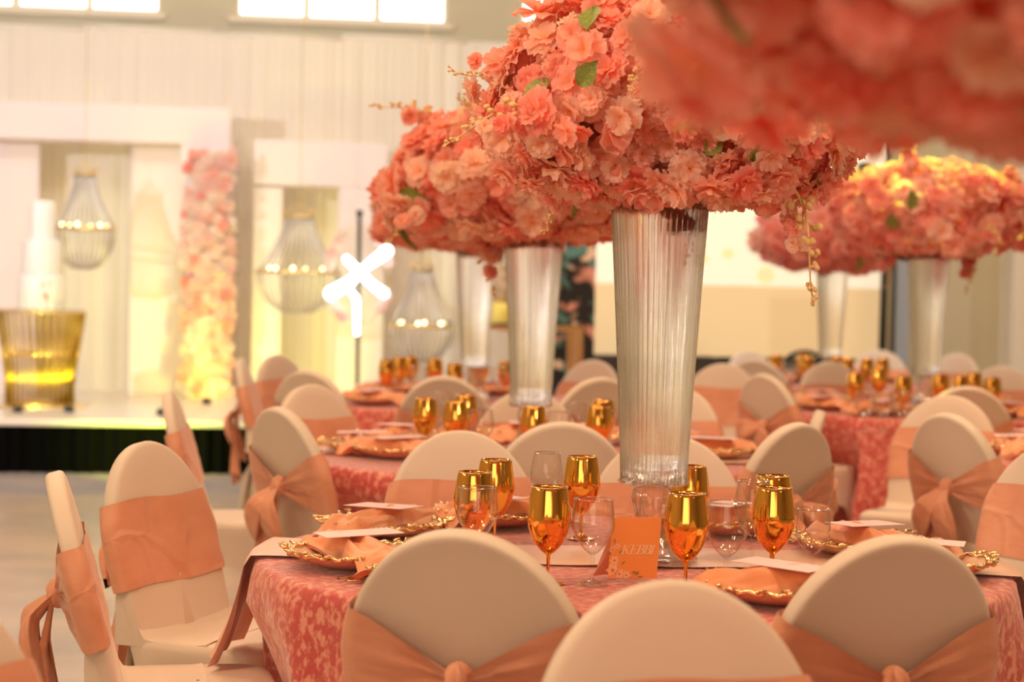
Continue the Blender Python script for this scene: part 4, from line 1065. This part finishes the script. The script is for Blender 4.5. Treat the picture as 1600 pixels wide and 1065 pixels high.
# projection screen
v = -.45; x0, x1 = at_v(926, 450, v)[0], at_v(1378, 450, v)[0]; z0 = at_v(1000, 555, v)[1]; zm = at_v(1000, 443, v)[1]; z1 = z0 + 2.1; base = S((x0 + x1) / 2, v, 0)
ps = thing('projection_screen', 'wide cream projection screen on the far wall', 'screen', base, TH)
iv = (Matrix.Translation(base) @ Matrix.Rotation(TH, 4, 'Z')).inverted(); X = lambda a, b, c: iv @ S(a, b, c)
q = MB(); q.box(x0, x1, v, v + .02, z0, zm, X); q.obj('lower_image', mat('screen_amber', (.85, .68, .40), .7, emit=(1, .74, .40), estr=.30), ps, False)
q = MB(); q.box(x0, x1, v, v + .02, zm, z1, X); q.obj('upper_image', mat('screen_cream', (.95, .88, .72), .7, emit=(1, .90, .68), estr=.50), ps, False)
for (px, py, r) in ((1137, 396, .06), (1196, 430, .09), (1100, 405, .05)):
    a_, b_ = at_v(px, py, v); q = MB(); n = 20; q.add([X(a_, v - .003, b_)] + [X(a_ + r * math.cos(k * .314), v - .003, b_ + r * .9 * math.sin(k * .314)) for k in range(n)], [(0, 1 + k, 1 + (k + 1) % n) for k in range(n)]); q.obj('projected_shape', mat('pale_yellow_shape_%d' % px, (.9, .75, .4), .7, emit=(1, .82, .45), estr=.5), ps, False)
q = MB()
for (a_, b_, c_, d_) in ((x0 - .07, x0, z0 - .08, z1 + .06), (x1, x1 + .05, z0 - .08, z1 + .06), (x0, x1, z0 - .08, z0), (x0, x1, z1, z1 + .06)):
    q.box(a_, b_, v - .015, v + .03, c_, d_, X)
q.obj('black_frame', M['black'], ps, False)
for a_ in (x0 + .2, x1 - .2): q = MB(); q.box(a_, a_ + .05, v, v + .05, 0, z0 - .08, X); q.obj('leg', M['black'], ps, False)
# low black cabinet below the screen
v = -.95; xa, xb = at_v(926, 560, v)[0], at_v(1125, 560, v)[0]; zc = at_v(1000, 556, v)[1]; base = S((xa + xb) / 2, v, 0)
cb = thing('black_cabinet', 'low black cabinet under the left part of the screen', 'cabinet', base, TH)
iv = (Matrix.Translation(base) @ Matrix.Rotation(TH, 4, 'Z')).inverted(); X = lambda a, b, c: iv @ S(a, b, c)
q = MB(); q.box(xa, xb, v, v + .4, .0, zc, X); bevel(q.obj('body', M['black'], cb, False), .01)
for k in range(2): q = MB(); q.box(lerp(xa, xb, k / 2) + .01, lerp(xa, xb, (k + 1) / 2) - .01, v - .02, v, .05, zc - .03, X); q.obj('door', M['dark'], cb, False)
# lamp stand with stage lights
v = -1.2; base = S(onstage(1378, v), v, 0)
ls = thing('light_stand', 'black tripod light stand in front of the screen edge', 'light stand', base, TH)
zt_ = at_v(1385, 272, v)[1]
q = MB(); q.tube([(0, 0, .5), (.01, 0, zt_)], .028, 8); q.obj('pole', M['black'], ls)
for k in range(3): a = k * 2.094 + .5; q = MB(); q.tube([(0, 0, .75), (.45 * math.cos(a), .45 * math.sin(a), .015)], .014, 6); q.obj('leg', M['black'], ls)
q = MB(); q.tube([(-.25, 0, zt_), (.38, 0, zt_)], .02, 8); q.obj('crossbar', M['black'], ls)
for nme, dx in (('can_light', -.18), ('can_light', .10), ('can_light', .30)):
    cl_ = MB(); cl_.lathe([(.04, .12), (.085, .10), (.10, -.06), (.10, -.10), (.09, -.10), (.085, -.04), (.001, -.02)], 20, c=(dx, 0, zt_ - .02)); o = cl_.obj(nme, M['black'], ls)
q = MB(); q.ball((-.13, -.10, zt_ + .02), (.06, .02, .05), 12, 8); tag(q.obj('lit_lens', M['ylamp'], ls), 'glowing yellow lens')
light('yellow_overhead_spot', 'SPOT', (1.3, 14.4, 4.7), (V4.x - .05, V4.y, 2.12), 3400, (.80, 1, .08), .08, spot_size=R(15), spot_blend=.7)  # unseen spot high up, shining down on the far right bouquet; not on the stand
q = MB(); q.ball((.0, -.0, .82), (.22, .2, .22), 14, 9); 
# pale blue banner strip
v = -.8; xa, xb = at_v(1398, 500, v)[0], at_v(1421, 500, v)[0]; base = S((xa + xb) / 2, v, 0)
bb = thing('blue_banner', 'narrow pale blue upright banner with a black left edge', 'banner', base, TH)
iv = (Matrix.Translation(base) @ Matrix.Rotation(TH, 4, 'Z')).inverted(); X = lambda a, b, c: iv @ S(a, b, c)
q = MB(); q.box(xa, xb, v, v + .03, .02, 2.6, X); q.obj('panel', mat('pale_blue', (.36, .42, .50), .5), bb, False)
q = MB(); q.box(xa - .03, xa, v - .01, v + .05, 0, 2.6, X); q.obj('black_edge', M['black'], bb, False)
# black round-backed chair at the far table
p = at_z(1258, 548, .88)
bc = thing('black_chair', 'black round-backed chair behind the far goblets', 'chair', (p.x, p.y, 0))
q = MB(); q.tube([(.24 * math.cos(a * .13), 0, .62 + .25 * math.sin(a * .13)) for a in range(25)], .022, 8); q.obj('back_hoop', M['black'], bc)
for k in (-.12, 0, .12): q = MB(); q.tube([(k, 0, .46), (k, 0, .62 + .25 * math.sqrt(1 - (k / .24) ** 2))], .010, 6); q.obj('spindle', M['black'], bc)
q = MB(); q.lathe([(.001, .43), (.22, .43), (.23, .45), (.22, .47), (.001, .48)], 28, c=(0, -.2, 0)); q.obj('seat', M['black'], bc)
for sx_ in (-1, 1):
    q = MB(); q.tube([(.24 * sx_, 0, .62), (.2 * sx_, -.02, .45), (.2 * sx_, .02, 0)], .016, 6); q.obj('leg', M['black'], bc)
    q = MB(); q.tube([(.17 * sx_, -.35, .44), (.2 * sx_, -.38, 0)], .016, 6); q.obj('leg', M['black'], bc)
# yellow uplights on the stage front
for i, (px, v, pw_, tgt) in enumerate([(30, -3.3, 26, (0, 0)), (110, -3.2, 22, (.1, 0)), (255, -3.4, 20, (0, 0)), (500, -1.6, 16, (0, 0)), (325, -2.0, 26, (0, 0))]):
    u_ = onstage(px, v); base = S(u_, v, SZ)
    f = thing('uplight', 'small black uplight glowing yellow on the stage, %s from the left' % ords[[0, 1, 2, 4, 3][i]], 'stage light', base, TH, 'yellow uplights')
    q = MB(); q.lathe([(.001, .0), (.036, 0), (.040, .01), (.036, .045), (.030, .045), (.030, .035), (.001, .035)], 20); q.obj('housing', M['black'], f)
    q = MB(); q.lathe([(.001, .039), (.029, .038)], 16); q.obj('lens', M['ylamp'], f)
    light('uplight_beam', 'SPOT', base + Vector((0, 0, .09)), S(u_ + .1, v + 1.5, 1.1), pw_ * 1.3, (1, .93, .10), .05, spot_size=R(95), spot_blend=.8)
light('skirt_glow', 'SPOT', S(onstage(230, -4.6), -4.7, .25), S(onstage(230, -4.0), -3.9, .2), 60, (.75, 1, .05), .05, spot_size=R(110), spot_blend=.9)
